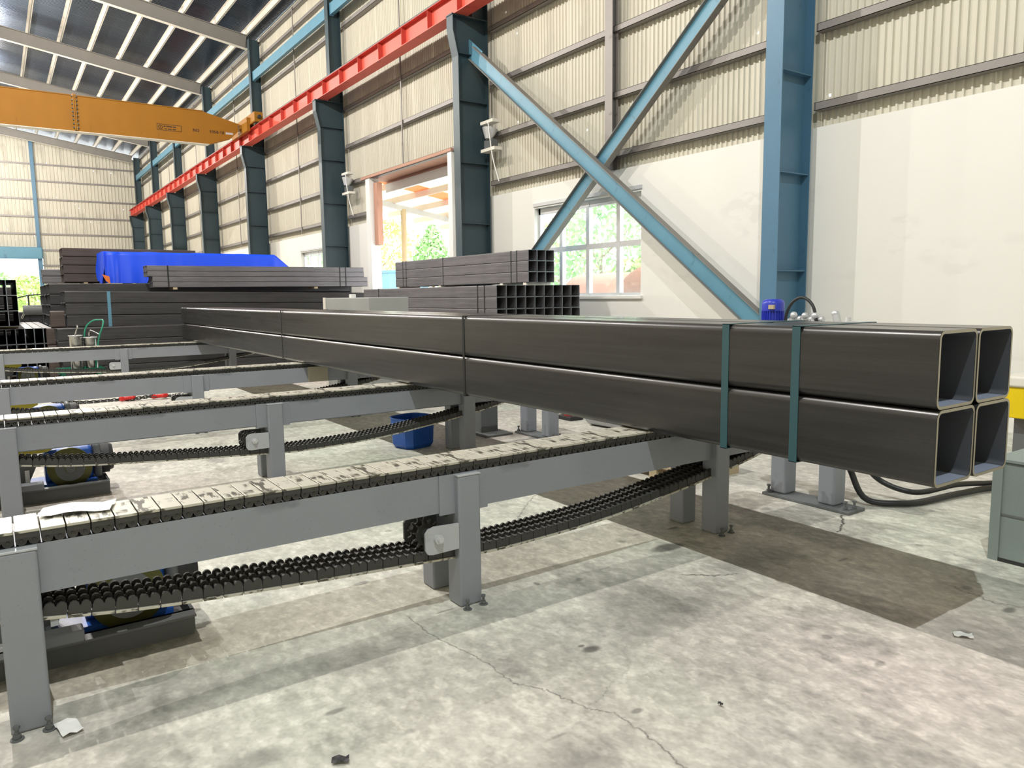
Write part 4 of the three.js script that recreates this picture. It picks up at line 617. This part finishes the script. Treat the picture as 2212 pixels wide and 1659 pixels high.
// scraps on the floor
function scrap(name, label, x, z, s, mat, turn) { const g = new THREE.PlaneGeometry(s, s * 0.6, 5, 3); g.rotateX(-Math.PI / 2); const p = g.attributes.position; for (let i = 0; i < p.count; i++) p.setY(i, 0.004 + 0.012 * Math.abs(Math.sin(i * 2.3))); g.rotateY(turn); g.computeVertexNormals(); const m = mesh(name, [g], mat); m.position.set(x, 0, z); tag(m, label, 'scrap'); }
scrap('paper_scrap', 'white paper scrap on the floor below the open tube ends', -1.44, -3.35, 0.075, M.white, 0.6);
scrap('paper_scrap', 'crumpled white paper at the foot of the nearest left post', -2.93, -0.1, 0.11, M.white, 0.2);
scrap('plastic_film', 'whitish plastic film scrap lying on the nearest chain at the left', -3.2, -0.2, 0.24, M.white, 1.3); scene.children[scene.children.length - 1].position.y = 0.712;
scrap('leaf_scrap', 'dark dry leaf on the floor in the foreground', -2.19, -0.81, 0.055, M.dark, 1.1);
scrap('leaf_scrap', 'small dark chip on the floor in the right foreground', -1.69, -2.066, 0.018, M.dark, 0.1);

// ------------------------------------------------------------------ outside: canopy, trees, tank, bin
{
  const t = thing('canopy', 'translucent cream and orange canopy roof outside the doorway', 'canopy');
  const yAt = (z) => 4.98 + (z + 9.2) * 0.173;
  for (const x of [-22.5]) mesh('rafter', beam([x, yAt(-9.2) - 0.28, -9.2], [x, yAt(-14.5) - 0.28, -14.5], [[-0.06, 0.06, -0.08, 0.09]]), M.grey_light, t);
  for (const z of [-9.9, -10.9, -11.9, -12.9, -14.0]) mesh('purlin', [box(-25, -13, yAt(z) - 0.2, yAt(z) - 0.03, z - 0.04, z + 0.04)], M.canopy_beam, t);
  for (let i = 0; i < 12; i++) { const m = mesh('canopy_sheet', beam([-13 - i - 0.5, yAt(-9.1), -9.1], [-13 - i - 0.5, yAt(-14.6), -14.6], [[-0.49, 0.49, -0.02, -0.005]]), i % 5 === 2 ? M.canopy_orange : M.canopy, t); }
  for (const x of [-22.5]) for (const z of [-11.25, -14.4]) mesh('post', [cyl(0.09, 0.09, [x, -0.22, z], [x, yAt(z) - 0.3, z], 16)], M.wood, t);
}
function tree(label, x, z, h, r, mat, conic, leaves) {
  const t = thing('tree', label, 'tree', [x, -0.25, z]); mesh('trunk', [cyl(0.16, 0.08, [0, 0, 0], [0, h * 0.55, 0], 8), ...[0, 1, 2, 3].map((k) => cyl(0.06, 0.02, [0, h * (0.3 + 0.07 * k), 0], [r * 0.6 * Math.cos(k * 1.7), h * (0.5 + 0.08 * k), r * 0.6 * Math.sin(k * 1.7)], 5))], M.trunk, t);
  const pos = []; const v = new THREE.Vector3(), e = new THREE.Euler();
  for (let k = 0; k < leaves * 0.62; k++) {
    const s = Math.pow(rnd(), 0.8), y = h * (0.12 + 0.88 * s), rr = (conic ? r * (1 - s) * 1.05 + 0.12 : r * Math.sqrt(Math.max(0.05, 1 - Math.pow((s - 0.45) / 0.6, 2)))) * (0.55 + 0.5 * Math.sqrt(rnd())) * (1 + 0.25 * Math.sin(s * 21 + k % 7)), a = rnd() * 6.2832;
    const c = [rr * Math.cos(a), y, rr * Math.sin(a)]; e.set(rnd() * 6, rnd() * 6, rnd() * 6); const L2 = R(0.14, 0.3);
    for (const [p, q] of [[-1, 0], [0, -0.4], [1, 0], [-1, 0], [1, 0], [0, 0.4]]) { v.set(p * L2, q * L2, 0).applyEuler(e); pos.push(c[0] + v.x, c[1] + v.y, c[2] + v.z); }
  }
  const g = new THREE.BufferGeometry(); g.setAttribute('position', new THREE.BufferAttribute(new Float32Array(pos), 3)); g.computeVertexNormals(); mesh('foliage', [g], mat, t);
}
tree('leafy bright green tree filling the left side of the doorway view', -54.6, -25, 7.6, 3.4, M.leaf, false, 3600); tree('pointed green tree in the middle of the doorway view', -44.6, -24.4, 6.4, 2.6, M.leaf_dark, true, 3000);
tree('tall green tree seen through the upper middle window panes', -28.4, -25, 6.8, 2.6, M.leaf_dark, false, 3000); tree('lower green tree seen through the left window panes', -39.8, -31.3, 6.4, 2.6, M.leaf, false, 2400); tree('low green tree seen through the right window panes', -20.6, -20.4, 3.0, 1.5, M.leaf, false, 2000);
tree('green tree seen through the half hidden window', -43, -15.0, 4.6, 1.8, M.leaf_dark, false, 2200);
tree('yellow green bush in the right part of the far doorway', -71, -2.6, 3.7, 1.6, M.leaf, false, 2200); tree('green tree in the left part of the far doorway', -78, 0.2, 4.3, 2.0, M.leaf_dark, false, 2400); tree('green tree left behind in the far doorway, partly out of view', -86, 3.4, 4.8, 2.0, M.leaf, false, 1600);
{
  const t = thing('gas_tank', 'rusty red rounded tank lying outside the large window', 'tank', [-18.35, -0.22, -16.9]); mesh('shell', [cyl(1.15, 1.15, [-1.7, 1.25, 0], [0.5, 1.25, 0], 40)], M.rust, t); mesh('dished_end', [new THREE.SphereGeometry(1.15, 32, 20).scale(0.3, 1, 1).translate(0.5, 1.25, 0), new THREE.SphereGeometry(1.15, 32, 20).scale(0.3, 1, 1).translate(-1.7, 1.25, 0)], M.rust, t); for (const x of [-1.2, 0.1]) mesh('saddle', [box(x - 0.1, x + 0.1, 0, 0.6, -0.9, 0.9)], M.grey_dark, t);
  const u = thing('coil', 'mauve brown upright round coil outside the right window pane', 'coil', [-13.1, -0.22, -13.2]); mesh('wound_steel', [new THREE.TorusGeometry(0.8, 0.42, 20, 44).scale(1, 1, 1.1).translate(0, 1.2, 0)], M.rust, u); mesh('chock', [box(-0.8, -0.5, 0, 0.25, -0.4, 0.4), box(0.5, 0.8, 0, 0.25, -0.4, 0.4)], M.wood, u);
  const b = thing('skip_bin', 'light blue bin standing outside beyond the doorway', 'bin', [-35.4, -0.22, -16.8]); mesh('body', [extrX([[-0.9, 0], [0.9, 0], [1.1, 2.9], [-1.1, 2.9]], 0, 2.2)], M.blue_light, b); mesh('rim', [box(-0.05, 2.25, 2.85, 2.98, -1.15, 1.15)], M.blue, b);
}
renderer.render(scene, camera);
